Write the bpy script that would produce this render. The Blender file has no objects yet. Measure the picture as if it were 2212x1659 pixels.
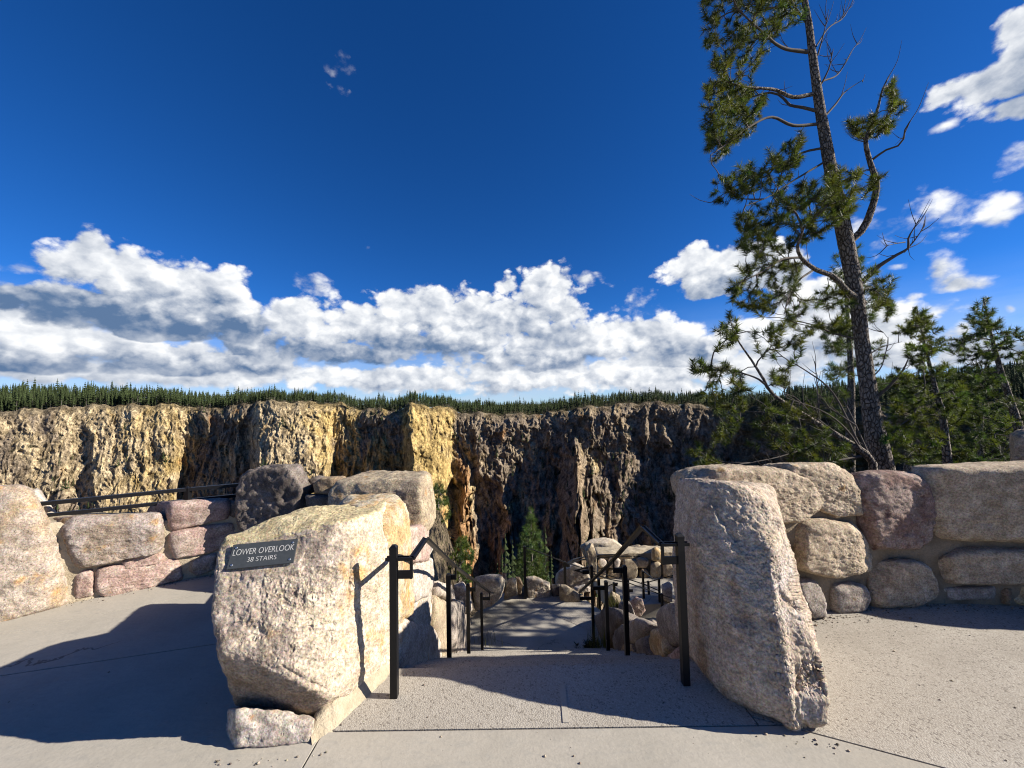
import bpy, bmesh, math, random
import numpy as np
from mathutils import Vector, Matrix, Quaternion

# ---------------------------------------------------------------- camera, sky, sun, exposure
SC = bpy.context.scene
COL = SC.collection
R = math.radians
W2, H2, FPX = 2212.0, 1659.0, 833.0
PITCH, ROLL = R(2.8), R(1.2)
EYE = np.array([0.0, 0.0, 1.7])
_f = np.array([0, math.cos(PITCH), math.sin(PITCH)])
_r0 = np.array([1.0, 0, 0]); _u0 = np.cross(_r0, _f)
_r = _r0 * math.cos(ROLL) - _u0 * math.sin(ROLL)
_u = _r0 * math.sin(ROLL) + _u0 * math.cos(ROLL)

def ray(x, y):
    return _f + _r * ((x - W2 / 2) / FPX) - _u * ((y - H2 / 2) / FPX)
def at(x, y, d):
    v = ray(x, y); return EYE + v * (d / v[1])
def gr(x, y, z=0.0):
    v = ray(x, y); return EYE + v * ((z - EYE[2]) / v[2])
def project(P):
    q = np.asarray(P, float) - EYE
    k = q @ _f
    return W2 / 2 + FPX * (q @ _r) / k, H2 / 2 - FPX * (q @ _u) / k

cd = bpy.data.cameras.new('camera'); cam = bpy.data.objects.new('camera', cd); COL.objects.link(cam)
cd.sensor_width = 36.0; cd.lens = 36.0 * FPX / W2; cd.clip_start = 0.05; cd.clip_end = 30000
cam.matrix_world = Matrix(((_r[0], _u[0], -_f[0], EYE[0]), (_r[1], _u[1], -_f[1], EYE[1]), (_r[2], _u[2], -_f[2], EYE[2]), (0, 0, 0, 1)))
SC.camera = cam
SC.view_settings.view_transform = 'Standard'; SC.view_settings.look = 'None'
SC.view_settings.gamma = 1.0; SC.view_settings.use_curve_mapping = False
SC.view_settings.exposure = 1.1
SC.render.engine = 'CYCLES'
SC.cycles.max_bounces = 5; SC.cycles.diffuse_bounces = 3; SC.cycles.transparent_max_bounces = 6
SC.cycles.use_denoising = True; SC.cycles.filter_width = 1.1
SC.cycles.caustics_reflective = False; SC.cycles.caustics_refractive = False

SUN_EL, SUN_AZ = R(27.0), R(-4.5)          # azimuth counted from +X towards +Y
sdir = Vector((math.cos(SUN_EL) * math.cos(SUN_AZ), math.cos(SUN_EL) * math.sin(SUN_AZ), math.sin(SUN_EL)))
sl = bpy.data.lights.new('sun', 'SUN'); sl.energy = 4.8; sl.angle = R(0.5); sl.color = (1.0, 0.94, 0.85)
so = bpy.data.objects.new('sun', sl); COL.objects.link(so); so.location = (20, 0, 20)
so.rotation_euler = sdir.to_track_quat('Z', 'Y').to_euler()

# world: Nishita sky with procedural cumulus by direction
world = bpy.data.worlds.new('World'); SC.world = world; world.use_nodes = True
wt = world.node_tree; wn = wt.nodes; wl = wt.links; wn.clear()
class NG:
    """tiny node-graph helper"""
    def __init__(s, tree): s.t = tree
    def val(s, sock, v):
        if hasattr(v, 'is_linked') or isinstance(v, bpy.types.NodeSocket): s.t.links.new(v, sock)
        else: sock.default_value = v
    def m(s, op, a, b=None, c=None, clamp=False):
        n = s.t.nodes.new('ShaderNodeMath'); n.operation = op; n.use_clamp = clamp
        s.val(n.inputs[0], a)
        if b is not None: s.val(n.inputs[1], b)
        if c is not None: s.val(n.inputs[2], c)
        return n.outputs[0]
    def v(s, op, a, b=None, out=0):
        n = s.t.nodes.new('ShaderNodeVectorMath'); n.operation = op
        s.val(n.inputs[0], a)
        if b is not None:
            if op == 'SCALE': s.val(n.inputs['Scale'], b)
            else: s.val(n.inputs[1], b)
        return n.outputs[out]
    def xyz(s, x, y, z):
        n = s.t.nodes.new('ShaderNodeCombineXYZ')
        s.val(n.inputs[0], x); s.val(n.inputs[1], y); s.val(n.inputs[2], z); return n.outputs[0]
    def sep(s, a):
        n = s.t.nodes.new('ShaderNodeSeparateXYZ'); s.val(n.inputs[0], a); return n.outputs
    def noise(s, vec, scale, detail=4, rough=0.5, dist=0.0, out=0, lac=2.0, kind='FBM'):
        n = s.t.nodes.new('ShaderNodeTexNoise'); n.noise_dimensions = '3D'
        n.noise_type = kind
        s.val(n.inputs['Vector'], vec); n.inputs['Scale'].default_value = scale; n.inputs['Detail'].default_value = detail
        n.inputs['Roughness'].default_value = rough; n.inputs['Distortion'].default_value = dist; n.inputs['Lacunarity'].default_value = lac
        return n.outputs[out]
    def voro(s, vec, scale, feature='F1', out=0, detail=0.0, rough=0.5, rand=1.0):
        n = s.t.nodes.new('ShaderNodeTexVoronoi'); n.feature = feature
        s.val(n.inputs['Vector'], vec); n.inputs['Scale'].default_value = scale
        n.inputs['Detail'].default_value = detail; n.inputs['Roughness'].default_value = rough; n.inputs['Randomness'].default_value = rand
        return n.outputs[out]
    def ss(s, x, lo, hi, a=0.0, b=1.0):
        n = s.t.nodes.new('ShaderNodeMapRange'); n.interpolation_type = 'SMOOTHSTEP'
        s.val(n.inputs[0], x); n.inputs[1].default_value = lo; n.inputs[2].default_value = hi
        n.inputs[3].default_value = a; n.inputs[4].default_value = b; return n.outputs[0]
    def mix(s, f, a, b, mode='MIX'):
        n = s.t.nodes.new('ShaderNodeMix'); n.data_type = 'RGBA'; n.blend_type = mode
        s.val(n.inputs[0], f)
        for k, c in ((6, a), (7, b)):
            if isinstance(c, tuple) and len(c) == 3: c = c + (1.0,)
            s.val(n.inputs[k], c)
        return n.outputs[2]
    def bump(s, h, strength, dist, normal=None):
        n = s.t.nodes.new('ShaderNodeBump'); n.inputs['Strength'].default_value = strength; n.inputs['Distance'].default_value = dist
        s.val(n.inputs['Height'], h)
        if normal is not None: s.val(n.inputs['Normal'], normal)
        return n.outputs[0]

g = NG(wt)
geo = wn.new('ShaderNodeTexCoord'); D = geo.outputs['Generated']
sky = wn.new('ShaderNodeTexSky'); sky.sky_type = 'NISHITA'; sky.sun_disc = False
sky.sun_elevation = SUN_EL; sky.sun_rotation = math.pi / 2 - SUN_AZ
sky.altitude = 2400; sky.air_density = 0.8; sky.dust_density = 0.1; sky.ozone_density = 3.0
dx, dy, dz = g.sep(D)
AZ = g.m('ARCTAN2', dx, dy); EL = g.m('ARCSINE', dz)
# domain warp of the blob field
wv = g.v('SUBTRACT', g.noise(D, 7.0, 2, 0.5, out=1), (0.5, 0.5, 0.5))
wsx, wsy, wsz = g.sep(wv)
pw = g.xyz(g.m('MULTIPLY_ADD', wsx, 0.10, AZ), g.m('MULTIPLY_ADD', wsy, 0.06, EL), 0.0)
# each cloud: (blobs (x, y, rx, ry, weight), flat base y, height, underside darkness), far ones first
CLOUDS = [
 ([(100,790,330,34,.9),(450,805,300,30,.9),(760,815,260,26,.8)], 850, 60, .25),
 ([(900,818,240,30,.9),(1180,808,250,38,.95),(1420,800,220,50,1),(1650,790,160,50,.9)], 860, 70, .35),
 ([(1330,735,200,48,1),(1480,760,160,50,1),(1180,765,190,40,.95)], 800, 80, .6),
 ([(40,700,180,62,1),(200,735,170,46,.9),(380,770,230,40,.95),(60,770,170,46,.95),(560,780,120,36,.8)], 815, 90, .85),
 ([(1690,745,200,56,1),(1900,745,180,56,.95),(1760,650,150,66,.9),(2100,775,170,50,.8),(1860,690,120,60,.9)], 810, 150, .35),
 ([(640,690,105,55,1),(770,700,125,60,1.05),(700,755,160,42,1),(560,740,90,40,.9)], 800, 130, .8),
 ([(850,655,70,40,.9),(930,675,105,62,1),(1020,690,110,66,1.05),(900,740,140,44,1)], 790, 140, .75),
 ([(1178,640,76,70,1.15),(1215,680,66,44,1.05),(1120,690,90,60,1),(1082,618,26,34,.85),(1190,730,110,34,.9)], 765, 150, .5),
 ([(190,558,76,60,1),(140,580,70,40,.9),(300,602,150,72,1.05),(430,645,150,80,1.1),(250,670,240,50,1.15),(480,690,110,48,1),(330,710,200,36,1)], 742, 190, 1.0),
 ([(60,578,70,20,.7)], 600, 40, .2),
 ([(690,612,56,22,.66),(1268,598,32,22,.75),(790,535,16,7,.5)], 660, 60, .1),
 ([(1375,662,76,44,.8),(1410,640,40,26,.6)], 720, 80, .2),
 ([(1535,588,120,60,1.15),(1660,590,120,70,1.05),(1620,555,70,40,.9)], 640, 110, .55),
 ([(2035,580,50,50,.95),(2085,612,56,26,.95),(1985,645,44,22,.8),(2060,605,60,24,.8),(1950,574,22,14,.75)], 640, 90, .35),
 ([(2065,664,95,22,.62),(2165,668,22,14,.75)], 700, 60, .1),
 ([(1960,485,260,66,.66),(1900,470,140,44,.6)], 620, 260, .25),
 ([(2150,460,120,32,.85),(2190,440,60,22,.7)], 500, 60, .2),
 ([(2200,55,76,50,.95),(2170,180,130,70,1.05),(2220,120,90,80,1),(2035,205,80,32,.85),(2100,185,80,40,.85),(2190,250,110,44,.95),(2350,180,120,140,1)], 320, 330, .45),
 ([(2050,276,42,16,.7),(2190,365,62,40,.68)], 400, 60, .1),
 ([(733,160,48,46,.62),(722,188,34,26,.6)], 240, 90, .1),
 ([(-150,700,160,110,1),(2420,300,160,120,.9),(2500,620,200,90,.9)], 760, 160, .5)]
def ang(px, py):
    d0 = ray(px, py); d0 = d0 / np.linalg.norm(d0)
    return math.atan2(d0[0], d0[1]), math.asin(d0[2])
Ds = g.v('MULTIPLY', D, (1.0, 1.0, 1.35))
wob = g.v('SCALE', g.v('SUBTRACT', g.noise(Ds, 26.0, 3, 0.55, out=1), (0.5, 0.5, 0.5)), 0.035)
def detail(vec):
    n1 = g.noise(vec, 12.0, 8, 0.64, 0.0)
    v1 = g.voro(g.v('ADD', vec, wob), 15.0, 'F1', 0, detail=2.0, rough=0.55)
    return g.m('ADD', g.m('MULTIPLY', g.m('SUBTRACT', n1, 0.5), 2.0), g.m('MULTIPLY', g.m('SUBTRACT', 0.47, v1), 1.1))
N0 = detail(Ds)
N1 = detail(g.v('ADD', Ds, (0.016, 0.004, 0.020)))
NL = g.noise(g.v('ADD', Ds, (0.03, 0.0, 0.04)), 6.0, 3, 0.5)
rel = g.m('SUBTRACT', N0, N1)
hsv0 = None
cover = None
layers = []
for ci, (blobs, basey, hgt, dark) in enumerate(CLOUDS):
    B = None
    for (bx, by, rx, ry, wgt) in blobs:
        a0, e0 = ang(bx, by); ra = abs(ang(bx + rx, by)[0] - a0); re = abs(ang(bx, by - ry)[1] - e0)
        q = g.v('MULTIPLY', g.v('SUBTRACT', pw, (a0, e0, 0)), (1 / ra, 1 / re, 0))
        w = g.m('MULTIPLY', g.m('SUBTRACT', 1.45, g.v('LENGTH', q, out=1)), wgt)
        B = w if B is None else g.m('SMOOTH_MAX', B, w, 0.12)
    mx = sum(b[0] for b in blobs) / len(blobs)
    eb = ang(mx, basey)[1]; et = ang(mx, basey - hgt)[1]
    hh = g.m('MULTIPLY', g.m('SUBTRACT', EL, eb), 1 / (et - eb))      # 0 at the base, 1 at the top
    big = ci in (5, 6, 7, 8, 12, 17)
    dens = g.m('ADD', g.m('SUBTRACT', B, -0.10 if ci < 5 else (0.10 if big else 0.02)), g.m('MULTIPLY', N0, 0.62 if big or ci < 5 else 0.85))
    dens = g.m('SUBTRACT', dens, g.ss(hh, 0.12, -0.15, 0.0, 0.9))
    layers.append((dens, hh, dark, 0.32 if big else (0.42 if ci < 5 else 0.85)))
hsv = wn.new('ShaderNodeHueSaturation'); hsv.inputs['Saturation'].default_value = 1.25; hsv.inputs['Value'].default_value = 1.0
wl.new(sky.outputs[0], hsv.inputs['Color'])
skyc = g.mix(1.0, hsv.outputs[0], (0.031, 0.050, 0.069), 'MULTIPLY')
fin = skyc
# thin bright veil low over the horizon
veil = g.m('MULTIPLY', g.ss(EL, 0.24, 0.02), g.ss(g.noise(g.v('MULTIPLY', D, (1, 1, 4.0)), 5.0, 6, 0.6), 0.22, 0.60, 0.35, 1.0))
fin = g.mix(g.m('MULTIPLY', veil, 0.72), fin, (0.27, 0.325, 0.40))
for dens, hh, dark, soft in layers:
    mask = g.ss(dens, 0.0, soft)
    lit = g.m('ADD', g.m('MULTIPLY', rel, 0.70), g.m('MULTIPLY_ADD', NL, -1.1, 0.66))
    lit = g.m('SUBTRACT', lit, g.m('MULTIPLY', g.ss(g.m('MULTIPLY_ADD', N0, 0.22, hh), 0.66, 0.12), 1.05 * dark))
    lit = g.m('SUBTRACT', lit, g.m('MULTIPLY', g.ss(dens, 0.15, 0.9), 0.10))
    lit = g.m('POWER', g.m('MULTIPLY_ADD', lit, 0.66, 0.74, clamp=True), 1.15)
    ccol = g.mix(lit, (0.055, 0.095, 0.170), (0.50, 0.505, 0.51))
    fin = g.mix(mask, fin, ccol)
bg = wn.new('ShaderNodeBackground'); bg.inputs['Strength'].default_value = 1.0
wl.new(fin, bg.inputs['Color'])
wo = wn.new('ShaderNodeOutputWorld'); wl.new(bg.outputs[0], wo.inputs[0])
world.cycles.sampling_method = 'MANUAL'; world.cycles.sample_map_resolution = 512

# ---------------------------------------------------------------- numpy noise
def _hash(ix, iy, iz, seed):
    h = (ix.astype(np.uint32) * np.uint32(374761393) + iy.astype(np.uint32) * np.uint32(668265263)
         + iz.astype(np.uint32) * np.uint32(2246822519) + np.uint32((seed * 3266489917) & 0xffffffff))
    h = (h ^ (h >> np.uint32(13))) * np.uint32(1274126177)
    h = (h ^ (h >> np.uint32(15))) * np.uint32(2654435761)
    return (h ^ (h >> np.uint32(16)))
def vnoise(P, seed=0):
    """gradient-like value noise in -1..1, P (N,3)"""
    P = np.asarray(P, np.float64)
    I = np.floor(P).astype(np.int64); F = P - I
    U = F * F * F * (F * (F * 6 - 15) + 10)
    out = 0
    for a in (0, 1):
        wx = U[:, 0] if a else 1 - U[:, 0]
        for b in (0, 1):
            wy = U[:, 1] if b else 1 - U[:, 1]
            for c in (0, 1):
                wz = U[:, 2] if c else 1 - U[:, 2]
                h = _hash(I[:, 0] + a, I[:, 1] + b, I[:, 2] + c, seed)
                gx = (h & np.uint32(1023)).astype(np.float64) / 511.5 - 1
                gy = ((h >> np.uint32(10)) & np.uint32(1023)).astype(np.float64) / 511.5 - 1
                gz = ((h >> np.uint32(20)) & np.uint32(1023)).astype(np.float64) / 511.5 - 1
                out = out + wx * wy * wz * (gx * (F[:, 0] - a) + gy * (F[:, 1] - b) + gz * (F[:, 2] - c))
    return out * 1.5
def fbm(P, oct=4, rough=0.5, seed=0, ridged=False):
    P = np.asarray(P, np.float64); amp = 1.0; tot = 0; s = 0
    for o in range(oct):
        n = vnoise(P + 17.3 * o, seed + o * 7)
        if ridged: n = 1 - 2 * np.abs(n)
        s = s + amp * n; tot += amp; amp *= rough; P = P * 2.03
    return s / tot
def sstep(x, lo, hi):
    t = np.clip((x - lo) / (hi - lo), 0, 1); return t * t * (3 - 2 * t)
def lerp(a, b, t):
    t = np.asarray(t)[..., None]; return a * (1 - t) + np.asarray(b) * t

# ---------------------------------------------------------------- object helpers
def new_mesh(name, V, Fc, mat=None, col=None, smooth=True):
    me = bpy.data.meshes.new(name)
    V = np.asarray(V, np.float32)
    if isinstance(Fc, np.ndarray):
        k = Fc.shape[1]; n = len(Fc)
        me.vertices.add(len(V)); me.vertices.foreach_set('co', V.ravel())
        me.loops.add(n * k); me.loops.foreach_set('vertex_index', Fc.astype(np.int32).ravel())
        me.polygons.add(n); me.polygons.foreach_set('loop_start', np.arange(0, n * k, k, dtype=np.int32))
        me.polygons.foreach_set('loop_total', np.full(n, k, np.int32))
        me.update(calc_edges=True)
    else:
        me.from_pydata([tuple(v) for v in V], [], Fc); me.update()
    if smooth: me.polygons.foreach_set('use_smooth', np.ones(len(me.polygons), bool))
    if mat is not None: me.materials.append(mat)
    if col is not None:
        a = me.color_attributes.new('tint', 'FLOAT_COLOR', 'POINT')
        c = np.ones((len(V), 4), np.float32); c[:, :3] = col
        a.data.foreach_set('color', c.ravel())
    return me
def link(name, me, parent=None, loc=None):
    o = bpy.data.objects.new(name, me); COL.objects.link(o)
    if parent is not None: o.parent = parent
    if loc is not None: o.location = loc
    return o
def tag(o, label, cat, group=None):
    o['label'] = label; o['category'] = cat
    if group: o['group'] = group
    return o
def thing(name, label, cat, loc=(0, 0, 0), group=None):
    o = bpy.data.objects.new(name, None); COL.objects.link(o); o.location = loc; o.empty_display_size = 0.1
    return tag(o, label, cat, group)
def structure(o): o['kind'] = 'structure'; return o
def stuff(o): o['kind'] = 'stuff'; return o
def child(name, me, parent):
    """mesh in world coordinates -> child of an unrotated, unscaled empty"""
    o = bpy.data.objects.new(name, me); COL.objects.link(o); o.parent = parent
    o.location = -Vector(parent.matrix_world.translation) if parent.parent else -Vector(parent.location)
    return o
def pydata_bm(bm, name, mat, smooth=False):
    me = bpy.data.meshes.new(name); bm.to_mesh(me); bm.free(); me.materials.append(mat)
    if smooth: me.polygons.foreach_set('use_smooth', np.ones(len(me.polygons), bool))
    return me
def grid_faces(nu, nv):
    i = np.arange(nu * nv).reshape(nv, nu)
    return np.stack([i[:-1, :-1].ravel(), i[:-1, 1:].ravel(), i[1:, 1:].ravel(), i[1:, :-1].ravel()], 1)

# ---------------------------------------------------------------- materials
def material(name, build):
    m = bpy.data.materials.new(name); m.use_nodes = True
    t = m.node_tree; t.nodes.clear()
    o = t.nodes.new('ShaderNodeOutputMaterial'); b = t.nodes.new('ShaderNodeBsdfPrincipled')
    t.links.new(b.outputs[0], o.inputs[0])
    build(NG(t), b, t); return m
def tint(g): 
    n = g.t.nodes.new('ShaderNodeVertexColor'); n.layer_name = 'tint'; return n.outputs[0]
def pos(g):
    n = g.t.nodes.new('ShaderNodeNewGeometry'); return n.outputs['Position']

def _rock(g, b, t):
    p = pos(g)
    sp = g.noise(p, 70.0, 4, 0.65); sp2 = g.noise(p, 14.0, 5, 0.6); gr_ = g.voro(p, 190.0, 'F1', 1)
    c = g.mix(1.0, tint(g), g.mix(g.ss(sp, 0.30, 0.70), (0.62, 0.60, 0.58), (1.25, 1.25, 1.25)), 'MULTIPLY')
    c = g.mix(1.0, c, g.mix(g.ss(sp2, 0.32, 0.68), (0.78, 0.75, 0.72), (1.14, 1.14, 1.15)), 'MULTIPLY')
    c = g.mix(0.12, c, gr_, 'OVERLAY')
    # dark pits
    pit = g.ss(g.voro(g.v('ADD', p, g.v('SCALE', g.noise(p, 40, 2, out=1), 0.03)), 38.0, 'F1', 0), 0.10, 0.26)
    c = g.mix(g.m('MULTIPLY', g.m('SUBTRACT', 1.0, pit), 0.35), c, (0.10, 0.08, 0.06))
    g.val(b.inputs['Base Color'], c)
    b.inputs['Roughness'].default_value = 0.92; b.inputs['Specular IOR Level'].default_value = 0.25
    h = g.m('ADD', g.m('MULTIPLY', sp, 0.5), g.m('MULTIPLY', g.noise(p, 260.0, 3, 0.6), 0.22))
    h = g.m('ADD', h, g.m('MULTIPLY', pit, 0.30))
    h = g.m('ADD', h, g.m('MULTIPLY', sp2, 0.9))
    g.val(b.inputs['Normal'], g.bump(h, 1.0, 0.008))
ROCK = material('rock', _rock)

def _cliff(g, b, t):
    p = pos(g)
    n1 = g.noise(g.v('MULTIPLY', p, (1, 1, 0.4)), 0.16, 7, 0.72); n2 = g.noise(p, 0.42, 4, 0.65)
    c = g.mix(1.0, tint(g), g.mix(g.ss(n1, 0.36, 0.62), (0.42, 0.40, 0.38), (1.30, 1.30, 1.30)), 'MULTIPLY')
    c = g.mix(1.0, c, g.mix(g.ss(n2, 0.35, 0.65), (0.66, 0.65, 0.64), (1.25, 1.25, 1.25)), 'MULTIPLY')
    g.val(b.inputs['Base Color'], c); b.inputs['Roughness'].default_value = 1.0; b.inputs['Specular IOR Level'].default_value = 0.05
    h = g.m('ADD', g.m('MULTIPLY', n1, 1.0), g.m('MULTIPLY', n2, 0.4))
    g.val(b.inputs['Normal'], g.bump(h, 1.0, 5.5))
CLIFF = material('cliff_rock', _cliff)

def _forestfloor(g, b, t):
    p = pos(g); n = g.noise(p, 0.12, 5, 0.6)
    g.val(b.inputs['Base Color'], g.mix(g.ss(n, 0.35, 0.65), (0.050, 0.052, 0.022), (0.13, 0.115, 0.06)))
    b.inputs['Roughness'].default_value = 1.0; b.inputs['Specular IOR Level'].default_value = 0.0
FLOOR_F = material('forest_floor', _forestfloor)

def _farneedle(g, b, t):
    p = pos(g); n = g.noise(p, 1.1, 3, 0.6)
    c = g.mix(1.0, tint(g), g.mix(n, (0.55, 0.55, 0.55), (1.45, 1.45, 1.45)), 'MULTIPLY')
    g.val(b.inputs['Base Color'], c); b.inputs['Roughness'].default_value = 0.9; b.inputs['Specular IOR Level'].default_value = 0.1
FARTREE = material('far_needles', _farneedle)

# ---------------------------------------------------------------- canyon: far wall, plateau, floor
PXC = [-900, -300, 0, 90, 200, 300, 392, 400, 470, 552, 600, 660, 716, 726, 800, 872, 884, 930, 970, 978, 1060, 1180, 1260, 1400, 1560, 1750, 1950, 2212, 2600, 3300]
DEP = [330, 375, 405, 418, 436, 442, 450, 452, 450, 442, 438, 446, 456, 458, 456, 446, 444, 456, 470, 474, 478, 482, 472, 478, 462, 405, 370, 345, 340, 340]
RIMP = [-900, 0, 100, 200, 390, 430, 500, 560, 640, 740, 765, 860, 890, 960, 1000, 1100, 1180, 1250, 1400, 1500, 1560, 1750, 2000, 2212, 2600, 3300]
RIMY = [905, 888, 881, 875, 874, 882, 878, 866, 868, 872, 882, 886, 872, 880, 891, 895, 893, 881, 868, 874, 878, 880, 872, 866, 850, 840]
def rim(px):
    d = np.interp(px, PXC, DEP); y = np.interp(px, RIMP, RIMY)
    y = y + 2.5 * np.sin(px * 0.083) + 1.5 * np.sin(px * 0.21 + 1)
    P = np.array([at(a, b_, c_) for a, b_, c_ in zip(np.atleast_1d(px), np.atleast_1d(y), np.atleast_1d(d))])
    return P
NU, NV = 1360, 226
pu = np.concatenate([np.linspace(-500, -60, 70, endpoint=False), np.linspace(-60, 1600, NU - 170, endpoint=False), np.linspace(1600, 2600, 100)])
RP = rim(pu)                                    # rim points
# smooth the Z a touch
tv = np.linspace(0, 1, NV) ** 1.05
HT = 235.0
PU, TV = np.meshgrid(pu, tv)
X0 = np.interp(PU, pu, RP[:, 0]); Y0 = np.interp(PU, pu, RP[:, 1]); Z0 = np.interp(PU, pu, RP[:, 2])
drop = TV * HT
q = np.stack([X0.ravel(), np.zeros(X0.size), drop.ravel()], 1)
wq = q + np.stack([fbm(q / 60, 3, .5, 11) * 14, 0 * q[:, 0], fbm(q / 60, 3, .5, 12) * 16], 1)
brk = 105 + 28 * fbm(np.stack([X0.ravel() / 60, 0 * q[:, 0], 0 * q[:, 0]], 1), 3, .5, 3).reshape(X0.shape) - 45 * sstep(PU, 1050, 1250)
up = np.minimum(drop, brk); lo = np.maximum(drop - brk, 0)
zl = np.interp(PU, [-300, -60, 120, 190, 212, 380, 396, 540, 562, 706, 722, 872, 890, 955, 976, 1100, 1230, 1260, 1600], [.6, .6, .65, .75, 1, .9, .05, .05, 1, 1, .05, .05, 1, .9, .1, .12, .2, .12, .1])
flare = up * (0.14 + 0.44 * zl) + lo * (0.70 + .1 * zl)
# rounded lip
flare = flare + 5.0 * (1 - np.exp(-drop / 4.0))
flute = fbm(wq * np.array([1 / 24, 1, 1 / 150]), 4, .55, 21, True).reshape(X0.shape)
def stepn(v, k): s_ = v * k; return (np.floor(s_) + sstep(s_ - np.floor(s_), .35, .65)) / k
flute2 = 1.6 * stepn(fbm(wq * np.array([1 / 9, 1, 1 / 38]), 4, .6, 31).reshape(X0.shape), 5)
lump = fbm(wq / 26, 5, .62, 41).reshape(X0.shape)
fmask = .35 + .9 * sstep(fbm(wq / 70, 3, .5, 44).reshape(X0.shape), -.3, .3); fmask2 = .15 + 1.1 * sstep(fbm(wq / 34, 3, .5, 45).reshape(X0.shape), -.25, .3)
lump2 = 2.2 * stepn(fbm(wq * np.array([1 / 22, 1, 1 / 30]), 4, .6, 46).reshape(X0.shape), 4)
fine = fbm(q / 5.0, 3, .6, 51, True).reshape(X0.shape)
gul = fbm(wq * np.array([1 / 34, 1, 1 / 300]), 3, .5, 61, True).reshape(X0.shape)
dep_f = sstep(drop, 0, 14)
disp = dep_f * (1 - .45 * zl) * (9.0 * flute * fmask + 4.5 * flute2 * fmask2) + dep_f * ((7.0 + 4 * sstep(PU, 985, 1060)) * (1 - .35 * zl) * lump + 3.4 * (1 - .4 * zl) * lump2) + sstep(drop, 0, 3) * 2.6 * fine + sstep(lo, 0, 35) * 15.0 * gul
# spurs running down from the wall: column, start px y, amplitude growth, width
SPUR = [(752, 990, .42, 22, .30), (310, 1055, .40, 18, .30), (420, 1010, .34, 20, .3), (545, 1000, .5, 16, .28), (120, 1010, .35, 22, .25), (640, 1010, .3, 26, .2),
        (905, 975, .62, 14, .22), (1000, 968, .95, 12, .20), (1088, 1020, 1.0, 9, .28), (1190, 1040, .9, 10, .26), (1243, 940, 1.0, 20, .34), (1320, 1075, .9, 12, .32), (1400, 1070, .9, 12, .32),
        (1480, 1000, .6, 18, .25), (1150, 1130, .7, 10, .25), (1040, 1100, .7, 8, .2), (1280, 1130, .7, 8, .2), (960, 1100, .6, 8, .2), (30, 1040, .4, 20, .25), (1545, 930, .5, 16, .2)]
spur = np.zeros_like(X0); crest = np.zeros_like(X0)
for c, y0, grow_, w0, w1 in SPUR:
    d_ = np.interp(c, PXC, DEP); z0 = at(c, y0, d_)[2]; zr = float(np.interp(c, pu, RP[:, 2])); s0 = zr - z0
    xc = at(c, y0, d_)[0]
    s = np.maximum(drop - s0, 0)
    wob_ = 16 * fbm(np.stack([drop.ravel() / 30, 0 * drop.ravel() + c, 0 * drop.ravel()], 1), 4, .6, 7).reshape(X0.shape) + 6 * flute2 + 4 * lump
    wd = (w0 + w1 * s * 1.3) * 0.55
    prof = np.maximum(0, 1 - np.abs(X0 - xc - wob_) / wd)
    spur = np.maximum(spur, grow_ * np.minimum(s, 150) * prof ** 0.9 * (.85 + .5 * flute2 + .35 * lump)); crest = np.maximum(crest, prof * sstep(s, 0, 14))
disp = disp + spur
RN = np.hypot(X0, Y0); out_ = flare + disp
CX = X0 - X0 / RN * out_ + dep_f * 4.0 * fbm(wq / 14, 3, .5, 71).reshape(X0.shape)
CY = Y0 - Y0 / RN * out_
CZ = Z0 - drop + dep_f * 2.0 * fbm(q / 9, 2, .5, 81).reshape(X0.shape)
CV = np.stack([CX.ravel(), CY.ravel(), CZ.ravel()], 1)
# rock colours by column zone, noise and depth below the rim
cream, ochre, grey, rust, brown = np.array([.52, .41, .25]), np.array([.50, .36, .145]), np.array([.27, .215, .155]), np.array([.40, .20, .075]), np.array([.19, .142, .10])
cn = fbm(wq / 40, 4, .6, 91).reshape(X0.shape); cn2 = fbm(wq * np.array([1 / 12, 1, 1 / 40]), 4, .6, 95).reshape(X0.shape)
cn3 = fbm(wq / 18, 4, .6, 99).reshape(X0.shape)
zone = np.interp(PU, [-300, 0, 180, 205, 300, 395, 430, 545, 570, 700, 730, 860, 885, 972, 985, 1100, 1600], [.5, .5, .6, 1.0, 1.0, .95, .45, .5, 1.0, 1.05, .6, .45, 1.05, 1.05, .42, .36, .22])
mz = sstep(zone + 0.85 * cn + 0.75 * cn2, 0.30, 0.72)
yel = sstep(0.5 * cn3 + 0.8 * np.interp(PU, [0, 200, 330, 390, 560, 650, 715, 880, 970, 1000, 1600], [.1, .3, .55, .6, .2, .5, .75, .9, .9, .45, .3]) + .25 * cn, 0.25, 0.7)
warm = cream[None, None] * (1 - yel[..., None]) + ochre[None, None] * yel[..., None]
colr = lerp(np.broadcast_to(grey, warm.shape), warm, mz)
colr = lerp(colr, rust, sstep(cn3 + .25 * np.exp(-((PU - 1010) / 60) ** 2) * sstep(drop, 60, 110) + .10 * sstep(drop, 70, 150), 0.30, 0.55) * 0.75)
colr = lerp(colr, np.array([.40, .30, .19]), sstep(crest + .35 * cn2, .35, .8) * .75 * sstep(PU, 860, 960))  # sunlit tan painted onto the spur crests of the shaded half
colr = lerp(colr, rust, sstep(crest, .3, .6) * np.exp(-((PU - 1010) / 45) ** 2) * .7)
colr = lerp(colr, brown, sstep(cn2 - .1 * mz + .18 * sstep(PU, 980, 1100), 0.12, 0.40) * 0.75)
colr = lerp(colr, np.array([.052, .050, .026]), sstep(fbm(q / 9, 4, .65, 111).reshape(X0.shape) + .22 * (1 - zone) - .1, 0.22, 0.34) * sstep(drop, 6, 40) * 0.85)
colr = lerp(colr, np.array([.09, .075, .045]), sstep(drop, 9, 2) * 0.55)
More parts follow.
